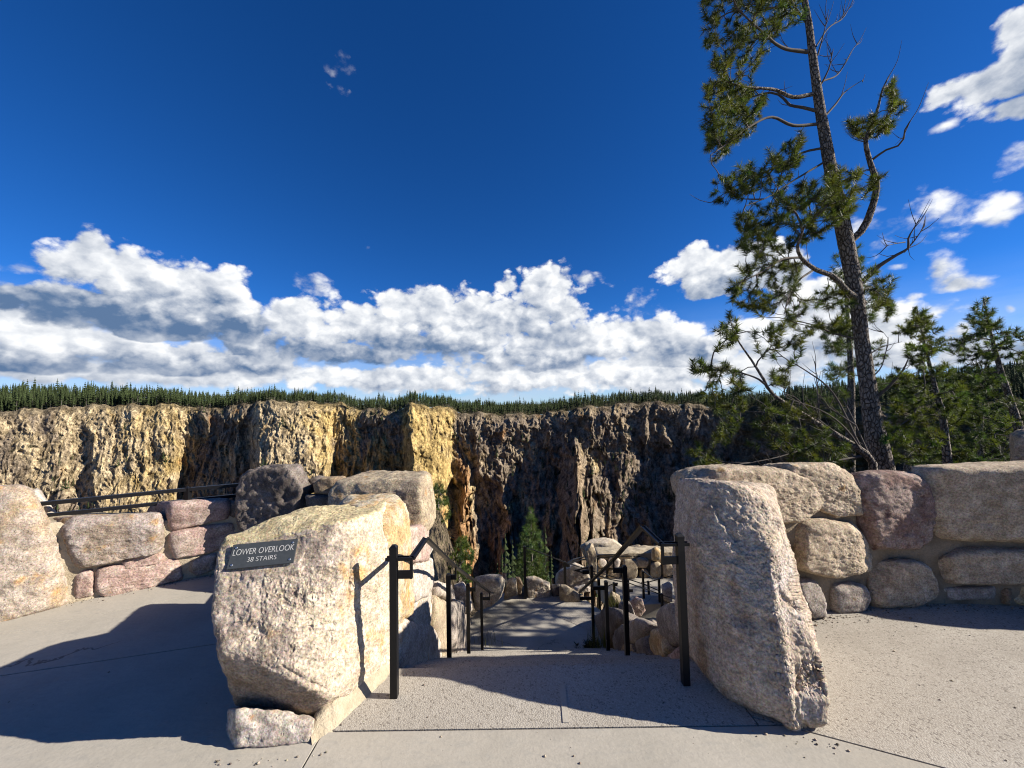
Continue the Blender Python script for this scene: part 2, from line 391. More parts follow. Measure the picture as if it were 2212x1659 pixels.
colr = lerp(colr, np.array([.035, .042, .018]), sstep(PU, 1540, 1640) * sstep(cn + .5 * cn2, -.45, .1) * .85)
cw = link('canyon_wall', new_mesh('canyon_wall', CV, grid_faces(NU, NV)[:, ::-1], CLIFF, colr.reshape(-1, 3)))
structure(cw)

def ground_h(X, Y, base):
    return base
# plateau behind the far rim
bu = np.linspace(-500, 2600, 260); bp = rim(bu)
back = np.concatenate([np.linspace(0, 200, 26), np.linspace(230, 3500, 26)])
PB, BK = np.meshgrid(np.arange(len(bu)), back)
dirx = bp[:, 0] / np.hypot(bp[:, 0], bp[:, 1]); diry = bp[:, 1] / np.hypot(bp[:, 0], bp[:, 1])
rise = np.interp(bu, [-500, 0, 300, 700, 1500, 1700, 1950, 2212, 2600], [.13, .115, .075, .03, .03, .04, .10, .14, .15])
def plateau(ui, bk):
    x = np.interp(ui, np.arange(len(bu)), bp[:, 0]); y = np.interp(ui, np.arange(len(bu)), bp[:, 1]); z = np.interp(ui, np.arange(len(bu)), bp[:, 2])
    ddx = np.interp(ui, np.arange(len(bu)), dirx); ddy = np.interp(ui, np.arange(len(bu)), diry); rs = np.interp(ui, np.arange(len(bu)), rise)
    h = rs * np.minimum(bk, 190) * sstep(bk, 0, 40) - 0.003 * np.maximum(bk - 250, 0)
    X_, Y_ = x + ddx * bk, y + ddy * bk
    nz = fbm(np.stack([X_.ravel() / 70, Y_.ravel() / 70, 0 * X_.ravel()], 1), 3, .5, 5).reshape(X_.shape)
    return X_, Y_, z + h + 3.0 * nz * sstep(bk, 5, 60) - 0.35
PX_, PY_, PZ_ = plateau(PB.astype(float), BK)
structure(link('plateau_ground', new_mesh('plateau', np.stack([PX_.ravel(), PY_.ravel(), PZ_.ravel()], 1), grid_faces(len(bu), len(back)), FLOOR_F)))

# canyon floor and the near hillside in one sheet
gx = np.concatenate([np.linspace(-900, -30, 60, endpoint=False), np.linspace(-30, 40, 141), np.linspace(44, 1500, 80)])
gy = np.concatenate([np.linspace(-60, 2.0, 20, endpoint=False), np.linspace(2.0, 40, 120), np.linspace(42, 900, 110)])
GX, GY = np.meshgrid(gx, gy)
def hill(X, Y):
    """near rim: flat by the patio, falling to the river behind it"""
    edge = np.interp(X, [-40, -6, -4, -2.4, -1.2, 1.3, 3.0, 6, 12, 40], [0, 3.0, 3.9, 4.8, 8.5, 9.5, 14.0, 14.5, 16, 24])
    z = np.full(np.shape(X), -0.32)
    z = np.where(np.abs(X - 0.1) < 1.15, np.interp(Y, [2.2, 2.6, 5.6, 9, 30], [-.5, -.8, -2.5, -3.0, -6]), z)
    right = (X >= 1.25); z = np.where(right, -0.35 - sstep(Y, 3.35, 5.2) * 3.6 * sstep(X, 12, 5) - sstep(Y, 6, 12) * 3.0, z)
    left = (X <= -1.05); z = np.where(left, -0.3 - 0.5 * np.maximum(Y - edge, 0), z)
    s = np.maximum(Y - edge, 0)
    z = z - 0.95 * s * sstep(s, 0, 4)
    z = z + fbm(np.stack([X.ravel() / 6, Y.ravel() / 6, 0 * X.ravel()], 1), 4, .55, 301).reshape(np.shape(X)) * np.clip(s / 8, 0, 3) 
    return np.maximum(z, -230 + 6 * np.sin(X / 30) * np.cos(Y / 40))
GZ = hill(GX, GY)
def _soil(g, b, t):
    p = pos(g); n = g.noise(p, 0.8, 6, 0.65); n2 = g.noise(p, 9.0, 4, 0.6)
    c = g.mix(g.ss(n, .35, .65), (0.075, 0.055, 0.036), (0.20, 0.155, 0.10)); c = g.mix(g.ss(n2, .5, .7), c, (0.055, 0.055, 0.025))
    g.val(b.inputs['Base Color'], c); b.inputs['Roughness'].default_value = 1.0; b.inputs['Specular IOR Level'].default_value = 0.05
    g.val(b.inputs['Normal'], g.bump(g.m('ADD', n, g.m('MULTIPLY', n2, .2)), .9, .25))
SOIL = material('soil', _soil)
HV = np.stack([GX.ravel(), GY.ravel(), GZ.ravel()], 1)
structure(link('hillside', new_mesh('hillside', HV, grid_faces(len(gx), len(gy)), SOIL)))

# ---------------------------------------------------------------- far forest
rng = np.random.default_rng(7)
def conifer(seed, tiers=7, bare=0.25, wid=0.13):
    """unit-height lodgepole: thin trunk and ragged drooping tiers"""
    r = np.random.default_rng(seed); V = []; Fs = []; C = []
    def add(v, c): V.append(v); C.append(c); return len(V) - 1
    tr = np.array([.16, .14, .12]); lf = np.array([.034, .046, .017])
    k = 4
    for i in range(k):
        a0, a1 = 2 * math.pi * i / k, 2 * math.pi * (i + 1) / k
        i0 = add((.010 * math.cos(a0), .010 * math.sin(a0), -0.03), tr); i1 = add((.010 * math.cos(a1), .010 * math.sin(a1), -0.03), tr); i2 = add((0, 0, .95), tr)
        Fs.append((i0, i1, i2))
    for t_ in range(tiers):
        f = t_ / (tiers - 1); z = bare + (1 - bare) * (f ** 0.9) * 0.93
        rad = wid * (1 - f) ** 0.75 * (0.75 + 0.5 * r.random()) + 0.012
        n = 6
        a = r.random() * 6.28
        for i in range(n):
            a0 = a + 2 * math.pi * i / n + r.normal() * .15; w = 0.62 + r.random() * .3; rr = rad * (0.55 + .75 * r.random())
            up = .055 + .02 * r.random(); dn = -.015 - .035 * r.random()
            sh = lf * (0.75 + 0.6 * r.random())
            i0 = add((0, 0, z + up), sh); i1 = add((rr * math.cos(a0 - w), rr * math.sin(a0 - w), z + dn), sh)
            i2 = add((rr * 1.15 * math.cos(a0), rr * 1.15 * math.sin(a0), z + dn * .6), sh); i3 = add((rr * math.cos(a0 + w), rr * math.sin(a0 + w), z + dn), sh)
            Fs.append((i0, i1, i2)); Fs.append((i0, i2, i3))
    return np.array(V), np.array(Fs), np.array(C)
PROTO = [conifer(100 + i, tiers=[6, 7, 8, 7, 4, 8][i], bare=[.3, .2, .42, .15, .62, .25][i], wid=[.085, .10, .07, .105, .055, .08][i]) for i in range(6)]
PM = [new_mesh('far_conifer', p[0], p[1], FARTREE, p[2], smooth=False) for p in PROTO]
# individually: the front row at the rim, left to right
ui_of = lambda px: np.interp(px, bu, np.arange(len(bu)))
n_ind = 290
pxs = np.sort(rng.uniform(-20, 1560, n_ind))
bks = rng.uniform(1.5, 9, n_ind) + 2
fx, fy, fz = plateau(ui_of(pxs), bks)
for i in range(n_ind):
    h = rng.uniform(5, 15) * (1.35 if rng.random() < .12 else 1.0) * np.interp(pxs[i], [0, 500, 1560], [1.0, 1.0, .85])
    k = int(rng.integers(0, 6))
    o = link('conifer', PM[k], None, (fx[i], fy[i], fz[i] - .2)); s = h; o.scale = (s * rng.uniform(.8, 1.25), s * rng.uniform(.8, 1.25), s)
    o.rotation_euler = (rng.normal() * .02, rng.normal() * .02, rng.random() * 6.28)
    tag(o, 'small dark conifer in the front row along the far canyon rim', 'tree', 'conifers along the far canyon rim')
def scatter(name, X, Y, Z, Hs, shade=None):
    n = len(X); Vs = []; Fss = []; Cs = []; off = 0
    ks = rng.integers(0, 6, n); an = rng.random(n) * 6.28; wd = rng.uniform(.8, 1.3, n); sh = rng.uniform(.7, 1.35, n)
    for k in range(6):
        m = np.where(ks == k)[0]
        if not len(m): continue
        v, f, c = PROTO[k]
        ca, sa = np.cos(an[m])[:, None], np.sin(an[m])[:, None]; hs = Hs[m][:, None]; ws = wd[m][:, None]
        vx = (v[None, :, 0] * ca - v[None, :, 1] * sa) * hs * ws + X[m][:, None]
        vy = (v[None, :, 0] * sa + v[None, :, 1] * ca) * hs * ws + Y[m][:, None]
        vz = v[None, :, 2] * hs + Z[m][:, None]
        Vs.append(np.stack([vx, vy, vz], 2).reshape(-1, 3))
        Fss.append((f[None] + (np.arange(len(m)) * len(v))[:, None, None] + off).reshape(-1, 3)); off += len(m) * len(v)
        Cs.append((c[None] * sh[m][:, None, None]).reshape(-1, 3))
    o = link(name, new_mesh(name, np.concatenate(Vs), np.concatenate(Fss), FARTREE, np.concatenate(Cs), smooth=False))
    return stuff(o)
n = 8000
px = rng.uniform(-120, 1760, n); bk = 6 + 190 * rng.random(n) ** 1.25
X, Y, Z = plateau(ui_of(px), bk)
f1 = scatter('rim_forest', X, Y, Z - .3, rng.uniform(5.5, 15, n) * np.where(rng.random(n) < .06, 1.35, 1) * np.interp(px, [0, 250, 600], [1.3, 1.2, 1.0]) * (1 + .32 * fbm(np.stack([px / 45, bk / 60, 0 * px], 1), 3, .6, 77)))
f1['label'] = 'dense dark green conifer forest on the plateau behind the far rim'; f1['category'] = 'forest'
n = 2600
px = rng.uniform(1700, 2560, n); bk = 3 + 260 * rng.random(n)
X, Y, Z = plateau(ui_of(px), bk)
f2 = scatter('ridge_forest', X, Y, Z - .3, rng.uniform(12, 22, n))
f2['label'] = 'conifer forest on the rising ridge behind the right hand pines'; f2['category'] = 'forest'
# conifers clinging to ledges and gullies of the wall
n = 1500
ii = rng.integers(0, NU, n * 8); jj = rng.integers(3, NV - 2, n * 8)
slope_ok = ((drop[jj, ii] > 3) & (drop[jj, ii] < 22) & (np.exp(-((PU[jj, ii] - 455) / 28) ** 2) + np.exp(-((PU[jj, ii] - 800) / 60) ** 2) > .4) & (rng.random(len(ii)) < .6)) | (drop[jj, ii] > 25) & (fbm(np.stack([CX[jj, ii] / 30, CZ[jj, ii] / 30, 0 * CX[jj, ii]], 1), 3, .5, 401) + .25 * (lo[jj, ii] > 0) > .22)
ii, jj = ii[slope_ok][:n], jj[slope_ok][:n]
f3 = scatter('ledge_conifers', CX[jj, ii], CY[jj, ii] - 0.3, CZ[jj, ii] - .8, rng.uniform(5, 13, len(ii)))
f3['label'] = 'scattered thin conifers clinging to ledges of the canyon wall'; f3['category'] = 'trees'

# ---------------------------------------------------------------- paving, stairs
def _smoothconc(g, b, t):
    p = pos(g)
    n = g.noise(p, 1.3, 6, 0.6); f = g.noise(p, 45.0, 4, 0.65); f2 = g.noise(g.v('MULTIPLY', p, (1, 3, 1)), 9.0, 5, 0.6)
    c = g.mix(g.ss(n, 0.3, 0.7), (0.335, 0.305, 0.250), (0.405, 0.368, 0.305))
    c = g.mix(g.m('MULTIPLY', g.ss(f2, 0.5, 0.75), 0.35), c, (0.25, 0.245, 0.22))
    c = g.mix(1.0, c, g.mix(f, (0.86, 0.86, 0.86), (1.12, 1.12, 1.12)), 'MULTIPLY')
    pit = g.ss(g.voro(p, 33.0, 'F1', 0), 0.03, 0.09)
    pm = g.m('MULTIPLY', g.m('SUBTRACT', 1.0, pit), g.ss(g.noise(p, 2.0, 2), .5, .62))
    c = g.mix(pm, c, (0.12, 0.105, 0.085))
    cr = g.voro(g.v('ADD', p, g.v('SCALE', g.noise(p, 1.7, 5, .65, out=1), .5)), 0.55, 'DISTANCE_TO_EDGE', 0)
    crm = g.m('MULTIPLY', g.ss(cr, .006, .0015), g.ss(g.noise(p, .7, 2), .45, .55))
    c = g.mix(g.m('MULTIPLY', crm, .75), c, (.09, .08, .07))
    st = g.noise(g.v('ADD', p, (5, 2, 0)), .9, 7, .7); c = g.mix(g.m('MULTIPLY', g.ss(st, .52, .66), .28), c, (.20, .18, .15))
    g.val(b.inputs['Base Color'], c); b.inputs['Roughness'].default_value = 0.85; b.inputs['Specular IOR Level'].default_value = 0.25
    h = g.m('ADD', g.m('MULTIPLY', f, 0.5), g.m('MULTIPLY', f2, 1.0))
    h = g.m('SUBTRACT', h, g.m('MULTIPLY', pm, 0.5))
    g.val(b.inputs['Normal'], g.bump(h, 0.55, 0.006))
CONC = material('smooth_concrete', _smoothconc)
def _aggregate(g, b, t):
    p = pos(g)
    wp = g.v('ADD', p, g.v('SCALE', g.noise(p, 60, 2, out=1), 0.006))
    d1 = g.voro(wp, 115.0, 'F1', 0); c1 = g.voro(wp, 115.0, 'F1', 1)
    n = g.noise(p, 1.1, 5, 0.6); f = g.noise(p, 120.0, 3, 0.6)
    c = g.mix(g.ss(n, 0.3, 0.7), (0.335, 0.302, 0.248), (0.415, 0.375, 0.31))
    sx = g.sep(c1)
    c = g.mix(0.30, c, g.mix(sx[0], (0.25, 0.22, 0.18), (0.50, 0.46, 0.40)))
    c = g.mix(g.m('MULTIPLY', g.ss(sx[1], 0.90, 0.95), 0.7), c, (0.13, 0.11, 0.09))
    c = g.mix(g.m('MULTIPLY', g.ss(d1, 0.35, 0.75), 0.4), c, (0.23, 0.20, 0.16))
    st = g.noise(g.v('ADD', p, (9, 4, 0)), .8, 7, .7); c = g.mix(g.m('MULTIPLY', g.ss(st, .5, .68), .30), c, (.22, .19, .15)); c = g.mix(g.m('MULTIPLY', g.ss(st, .45, .32), .25), c, (.50, .47, .41))
    g.val(b.inputs['Base Color'], c); b.inputs['Roughness'].default_value = 0.9; b.inputs['Specular IOR Level'].default_value = 0.2
    h = g.m('ADD', g.m('MULTIPLY', g.m('SUBTRACT', 1.0, d1), 0.8), g.m('MULTIPLY', f, 0.35))
    h = g.m('ADD', h, g.m('MULTIPLY', g.noise(p, 14, 4, .6), 1.2))
    g.val(b.inputs['Normal'], g.bump(h, 0.7, 0.0032))
AGG = material('exposed_aggregate', _aggregate)
def _mortar(g, b, t):
    p = pos(g); n = g.noise(p, 6.0, 6, 0.65); f = g.noise(p, 90.0, 3, .6)
    c = g.mix(g.ss(n, .3, .7), (0.30, 0.245, 0.165), (0.44, 0.37, 0.265))
    g.val(b.inputs['Base Color'], g.mix(1.0, c, g.mix(f, (.8, .8, .8), (1.2, 1.2, 1.2)), 'MULTIPLY'))
    b.inputs['Roughness'].default_value = 0.95; b.inputs['Specular IOR Level'].default_value = 0.1
    g.val(b.inputs['Normal'], g.bump(g.m('ADD', n, g.m('MULTIPLY', f, .25)), 0.9, 0.03))
MORTAR = material('sandy_mortar', _mortar)
def _bmortar(g, b, t):
    p = pos(g); n = g.noise(p, 6.0, 6, 0.65); f = g.noise(p, 90.0, 3, .6)
    c = g.mix(g.ss(n, .3, .7), (0.16, 0.122, 0.08), (0.26, 0.205, 0.14))
    g.val(b.inputs['Base Color'], g.mix(1.0, c, g.mix(f, (.75, .75, .75), (1.25, 1.25, 1.25)), 'MULTIPLY'))
    b.inputs['Roughness'].default_value = 0.95; b.inputs['Specular IOR Level'].default_value = 0.1
    g.val(b.inputs['Normal'], g.bump(g.m('ADD', n, g.m('MULTIPLY', f, .25)), 1.0, 0.04))
BMORTAR = material('brown_mortar', _bmortar)
def _black(g, b, t):
    p = pos(g); n = g.noise(p, 30, 3)
    g.val(b.inputs['Base Color'], g.mix(n, (0.004, 0.004, 0.005), (0.008, 0.008, 0.009))); b.inputs['Roughness'].default_value = 0.42; b.inputs['Specular IOR Level'].default_value = 0.3
    g.val(b.inputs['Normal'], g.bump(g.noise(p, 260, 2), .12, .002))
BLACK = material('black_painted_steel', _black)

def clip_poly(poly, lines):
    """convex-ish polygon cut by half planes (point, inward normal)"""
    for p, nn in lines:
        out = []
        for i in range(len(poly)):
            a, b_ = np.array(poly[i]), np.array(poly[(i + 1) % len(poly)])
            da, db = (a - p) @ nn, (b_ - p) @ nn
            if da >= 0: out.append(tuple(a))
            if da * db < 0: out.append(tuple(a + (b_ - a) * da / (da - db)))
        poly = out
    return poly
def slab_mesh(name, poly, z, t, mat, bev=0.0):
    bm = bmesh.new()
    f = bm.faces.new([bm.verts.new((p[0], p[1], z)) for p in poly])
    if f.normal.z < 0: f.normal_flip()
    bmesh.ops.recalc_face_normals(bm, faces=bm.faces)
    for f_ in bm.faces:
        if f_.normal.z < 0: f_.normal_flip()
    r = bmesh.ops.extrude_face_region(bm, geom=list(bm.faces))
    vs = [e for e in r['geom'] if isinstance(e, bmesh.types.BMVert)]
    # the extruded copy is the top; move the original down
    bmesh.ops.translate(bm, verts=vs, vec=(0, 0, 0))
    top = set(vs)
    for v in bm.verts:
        if v not in top: v.co.z -= t
    bmesh.ops.recalc_face_normals(bm, faces=bm.faces)
    return pydata_bm(bm, name, mat)
def L2(a, b_, gap=0.0035, side=1):
    a, b_ = np.array(a[:2]), np.array(b_[:2]); d = (b_ - a) / np.linalg.norm(b_ - a); nn = np.array([-d[1], d[0]]) * side
    return (a + nn * gap, nn)

J1a, J1b = gr(0, 1460), gr(459, 1392)
J2a, J2b = gr(0, 1371), gr(448, 1279)
J3a, J3b = gr(670, 1605), gr(668, 1659)
J4a, J4b = gr(1800, 1595), gr(2040, 1659)
BIGL = [(-12, -8), (-0.90, -8), (-0.90, 4.9), (-2.4, 4.9), (-4.0, 4.0), (-6, 2.9), (-12, 1.0)]
J3x = (J3a[0] + J3b[0]) / 2
pave = structure(link('patio', slab_mesh('patio', [(-12, -8), (12, -8), (12, 2.4), (4.5, 3.5), (1.95, 3.3), (1.24, 2.5), (-.9, 2.5), (-.9, 3.4), (-2.4, 4.7), (-4.4, 3.7), (-12, .8)], -0.016, 0.25, SOIL)))
GAP = .005
polyA = clip_poly([(-12, 8), (-12, -8), (J3x - GAP, -8), (J3x - GAP, 8)], [L2(J1a, J1b, GAP, -1)])
polyB = clip_poly([(-12, 8), (-12, -8), (-0.98, -8), (-0.98, 8)], [L2(J1a, J1b, GAP, 1), L2(J2a, J2b, GAP, -1)])
polyC = clip_poly([(-12, 8), (-12, -2), (-1.3, -2), (-1.3, 8)], [L2(J2a, J2b, GAP, 1), L2((-9, 1.4), (-4.2, 3.6), 0, -1), L2((-4.2, 3.6), (-2.2, 4.75), 0, -1)])
APf = (gr(720, 1580), gr(1590, 1568))           # front edge of the aggregate apron
polyD = clip_poly([(J3x + GAP, 2.4), (J3x + GAP, -8), (6, -8), (6, 2.4)], [L2(APf[0], APf[1], GAP, -1), L2(J4a, J4b, GAP, -1)])
polyE = clip_poly([(-3, 6), (-3, -8), (12, -8), (12, 6)], [L2(J4a, J4b, GAP, 1), L2((1.25, 2), (1.25, 3), 0, -1), L2((1.25, 2.45), (1.95, 3.35), 0, -1), L2((2.2, 3.35), (4.2, 3.4), 0, -1), L2((4.2, 3.4), (9, 1.7), 0, -1)])
polyG = clip_poly([(1.249, 1), (1.7, 1), (1.7, 2.58), (1.249, 2.58)], [L2(APf[0], APf[1], GAP, 1), L2(J4a, J4b, GAP, -1)])
polyF = clip_poly([(J3x + GAP, 2.58), (J3x + GAP, 1), (1.24, 1), (1.24, 2.58)], [L2(APf[0], APf[1], GAP, 1)])
for nm, pl, mt in (('slab', polyA, CONC), ('slab', polyB, CONC), ('slab', polyC, CONC), ('slab', polyD, CONC), ('slab', polyE, AGG), ('slab', polyG, AGG)):
    if len(pl) > 2: link(nm, slab_mesh(nm, pl, 0.0, 0.02, mt), pave)

stairs = structure(bpy.data.objects.new('stairs', None)); COL.objects.link(stairs)
NST, RIS, TRD, Y0S = 12, .18, .305, 2.58
LAND = -NST * RIS
link('apron', slab_mesh('apron', polyF, 0.0, 0.30, AGG), stairs)
rs_ = np.random.default_rng(3)
def step_mesh(k):
    y0 = Y0S + TRD * (k - 1); z = -RIS * k; x0 = -.95; x1 = 1.35
    bm = bmesh.new(); bmesh.ops.create_cube(bm, size=1)
    for v in bm.verts:
        v.co = Vector(((x0 + x1) / 2 + v.co.x * (x1 - x0), y0 + TRD / 2 + 0.012 + v.co.y * (TRD + .03), z - .2 + v.co.z * .4 + 0.0))
    ed = [e for e in bm.edges if all(abs(v.co.z - z) < 1e-4 for v in e.verts) and all(v.co.y > y0 + .2 for v in e.verts)]
    bmesh.ops.bevel(bm, geom=ed, offset=.018, segments=3, affect='EDGES')
    return pydata_bm(bm, 'step', AGG)
for k in range(1, NST): link('step', step_mesh(k), stairs)
_q = [gr(1209, 1480), gr(1221, 1480), gr(1229, 1562), gr(1216, 1562)]
link('joint_strip', slab_mesh('joint_strip', [tuple(v[:2]) for v in _q], .004, .01, CONC), stairs)
link('cheek', slab_mesh('cheek', [(-.02 + .0, 2.05), (.03, 2.05), (.03, 2.58), (-.02, 2.58)], 0.0045, .006, CONC), stairs) if False else None

def ground_poly(pts, z): return [tuple(gr(x, y, z)[:2]) for x, y in pts]
landing = structure(link('landing', slab_mesh('landing', [(-1.1, 5.8), (1.25, 5.8), (1.55, 6.6), (1.35, 7.5), (.9, 8.2), (.2, 8.3), (-.5, 7.9), (-.9, 7.0)], LAND, .3, CONC)))
structure(link('gravel_path', slab_mesh('gravel_path', [(0.15, 8.05), (.45, 7.4), (1.0, 6.9), (1.4, 6.5), (1.75, 6.9), (1.4, 7.6), (.95, 8.35)], LAND + 0.004, .2, AGG)))
TZ = -3.4
structure(link('terrace', slab_mesh('terrace', [(2.6, 9.9), (4.0, 9.9), (5.6, 10.6), (6.0, 11.6), (4.8, 12.4), (2.3, 12.4), (2.3, 11.0)], TZ, .4, CONC)))
low_st = structure(bpy.data.objects.new('lower_steps', None)); COL.objects.link(low_st)
for k in range(6):
    link('step', slab_mesh('step', [(1.55 + .18 * k, 7.0 + .24 * k), (2.6 + .18 * k, 6.6 + .24 * k), (2.8 + .18 * k, 7.1 + .24 * k), (1.75 + .18 * k, 7.5 + .24 * k)], LAND - .18 * (k + 1), .4, AGG), low_st)
t0 = slab_mesh('step', ground_poly([(1392, 1315), (1462, 1315), (1458, 1350), (1384, 1350)], TZ - .36), TZ - .36, .3, CONC); link('step', t0, low_st)
t1 = slab_mesh('step', ground_poly([(1391, 1303), (1464, 1303), (1464, 1316), (1391, 1316)], TZ - .18), TZ - .18, .3, AGG); link('step', t1, low_st)

# ---------------------------------------------------------------- rocks
_ICO = {}
def ico(sub):
    if sub not in _ICO:
        bm = bmesh.new(); bmesh.ops.create_icosphere(bm, subdivisions=sub, radius=1.0)
        V = np.array([v.co[:] for v in bm.verts]); bm.verts.index_update()
        Fc = np.array([[v.index for v in f.verts] for f in bm.faces]); bm.free(); _ICO[sub] = (V, Fc)
    return _ICO[sub]
def hull_planes(pts):
    bm = bmesh.new()
    for p in pts: bm.verts.new(p)
    bmesh.ops.convex_hull(bm, input=list(bm.verts)); bmesh.ops.recalc_face_normals(bm, faces=bm.faces)
    N = []; Dp = []
    for f in bm.faces:
        if f.calc_area() < 1e-6: continue
        n = np.array(f.normal); d = n @ np.array(f.verts[0].co)
        for a, b_ in zip(N, Dp):
            if a @ n > 0.992: break
        else: N.append(n); Dp.append(d)
    bm.free(); return np.array(N), np.array(Dp)
def rock_shape(pts, sub=5, p=40, seed=0, rough=.75, chips=16, centre=None, bed=(0, 0, 1), pit=0.0, lf=.42):
    pts = np.asarray(pts, float); r = np.random.default_rng(seed + 1000); pts = pts.mean(0) + (pts - pts.mean(0)) * 1.01
    N, Dp = hull_planes(pts)
    c = (pts.max(0) + pts.min(0)) / 2 if centre is None else np.asarray(centre, float)
    half = (pts.max(0) - pts.min(0)) / 2
    h = Dp - N @ c
    ok = h > 0.01; N, h = N[ok], h[ok]
    if chips:
        cn_ = r.normal(size=(chips, 3)) * np.array([1, 1, .7]); cn_ /= np.linalg.norm(cn_, axis=1)[:, None]
        sp = ((pts - c) @ cn_.T).max(0) * r.uniform(.83, .97, chips)
        N = np.concatenate([N, cn_]); h = np.concatenate([h, sp])
    dirs, Fc = ico(sub)
    d = dirs * np.maximum(half, half.max() * .25); d = d / np.linalg.norm(d, axis=1)[:, None]
    w = np.maximum(d @ N.T / h, 0); S = (w ** p).sum(1)
    rr = S ** (-1 / p)
    P = c + d * rr[:, None]
    nn = (w ** (p - 1)) @ (N / h[:, None]); nn /= np.linalg.norm(nn, axis=1)[:, None]
    s = float(np.sort(half)[1])
    q = P + seed * 7.7
    qb = q * np.array([1, 1, 1.9])
    dd = lf * 0.055 * s * fbm(q / (1.1 * s), 3, .5, seed) + lf * 0.045 * s * fbm(qb / (.42 * s), 4, .55, seed + 3, True)
    # stepped breaks
    st = fbm(q / (.55 * s), 3, .5, seed + 5); dd += lf * 0.085 * s * (np.floor(st * 5) / 5 + 0.2 * sstep((st * 5) % 1, 0, 1))
    dd += rough * (0.010 * fbm(qb / 0.11, 4, .68, seed + 9) + 0.006 * np.floor(3.2 * fbm(qb / .10, 4, .6, seed + 11)) / 1.6 + 0.0075 * fbm(q / 0.028, 3, .68, seed + 13))
    if pit:
        pn = fbm(q / 0.12, 3, .5, seed + 19); dd -= pit * sstep(pn, .12, .45) * .05
    dd -= dd.mean() + .004
    return P + nn * dd[:, None], nn, Fc, c, s
def mnormals(V, Fc):
    a = np.cross(V[Fc[:, 1]] - V[Fc[:, 0]], V[Fc[:, 2]] - V[Fc[:, 0]]); n = np.zeros_like(V)
    for k in range(3): np.add.at(n, Fc[:, k], a)
    return n / np.maximum(np.linalg.norm(n, axis=1), 1e-12)[:, None]
PAL = {  # base, second, stain
 'pale': ((.42, .365, .31), (.50, .44, .36), (.40, .20, .06)), 'cream': ((.50, .43, .32), (.43, .37, .30), (.45, .23, .06)),
 'tan': ((.40, .33, .225), (.31, .25, .175), (.42, .24, .08)), 'orange': ((.45, .31, .155), (.46, .40, .29), (.44, .21, .045)),
 'pink': ((.36, .255, .215), (.43, .34, .28), (.36, .20, .10)), 'grey': ((.27, .235, .20), (.36, .31, .26), (.30, .19, .09)),
 'dark': ((.125, .105, .09), (.20, .17, .145), (.20, .12, .06)), 'brown': ((.30, .225, .14), (.22, .165, .11), (.33, .17, .06)),
 'bould': ((.40, .335, .27), (.36, .275, .185), (.40, .235, .085)), 'wine': ((.28, .212, .175), (.21, .135, .108), (.07, .03, .028)), 'mud': ((.355, .285, .20), (.43, .35, .25), (.28, .17, .07)),
 'lav': ((.35, .295, .255), (.27, .215, .165), (.32, .20, .09))}
def rock_tint(P, seed, pal, s, stain=.35):
    a, b_, c_ = [np.array(x) for x in PAL[pal]]
    n1 = fbm(P / (.6 * s) + seed, 4, .6, seed + 51); n2 = fbm(P / (.30 * s) + seed, 5, .65, seed + 57); n3 = fbm(P / .07 + seed, 3, .6, seed + 61)
    c = lerp(np.broadcast_to(a, P.shape), b_, sstep(n1 + .5 * n2, -.10, .22))
    c = lerp(c, c_, sstep(n2 + .35 * n3, .42 - .3 * stain, .62 - .2 * stain) * .85)
    c = lerp(c, c * .55, sstep(fbm(P / (.22 * s) + seed, 5, .7, seed + 71), .12, .42) * .7)
    return c * (1 + .3 * n3)[:, None]
WALLNAME = 'stone'
def make_rock(name, pts, pal, parent=None, sub=5, seed=0, stain=.35, post=None, **kw):
    V, N_, Fc, c, s = rock_shape(pts, sub=sub, seed=seed, **kw)
    if post is not None: V, col = post(V, N_, Fc, c, s, seed, pal)
    else: col = rock_tint(V, seed, pal, s, stain)
    me = new_mesh(name, V, Fc, ROCK, col)
    return link(name, me, parent)
def top_rock(name, pts, pal, label, cat='boulder', group=None, **kw):
    kw['sub'] = max(6, kw.get('sub', 5))
    o = make_rock(name, pts, pal, **kw)
    # origin at the base
    P = np.asarray(pts); b_ = Vector((P[:, 0].mean(), P[:, 1].mean(), P[:, 2].min()))
    o.data.transform(Matrix.Translation(-b_)); o.location = b_
    return tag(o, label, cat, group)

def curve_hit(px, py, xs, ys):
    v = ray(px, py); lo_, hi_ = .3, 40.0
    for _ in range(50):
        m = (lo_ + hi_) / 2; p = EYE + v * m
        if p[1] < np.interp(p[0], xs, ys): lo_ = m
        else: hi_ = m
    return EYE + v * lo_
def on_x(px, py, X): v = ray(px, py); return EYE + v * (X / v[0])
def stone_pts(F, n, thick, bulge, shrink=.90):
    F = np.asarray(F); n = np.asarray(n, float); n = n / np.linalg.norm(n); c = F.mean(0)
    Bk = c + (F - c) * .94 - n * thick
    sl_ = np.clip((EYE[2] - F[:, 2]) / np.maximum(F[:, 1], 1.5), 0, .8)
    Bk[:, 0] += thick * .9 * np.clip(F[:, 0] / np.maximum(F[:, 1], 1.5), -1.3, 1.3)   # sides splay back
    Bk[:, 2] -= thick * sl_                       # tops fall away towards the back
    return np.concatenate([F, c + (F - c) * shrink + n * bulge, Bk])
LXs, LYs = [-9, -4.28, -3.97, -3.15, -2.4, -1.5], [1.2, 3.28, 3.55, 4.07, 4.4, 4.5]
RXs, RYs = [1.0, 2.24, 2.74, 3.36, 4.03, 5, 9], [2.75, 3.08, 3.2, 3.25, 3.15, 2.9, 1.5]
def curve_normal(x, xs, ys):
    s = (np.interp(x + .1, xs, ys) - np.interp(x - .1, xs, ys)) / .2
    n = np.array([s, -1, 0]); return n / np.linalg.norm(n)
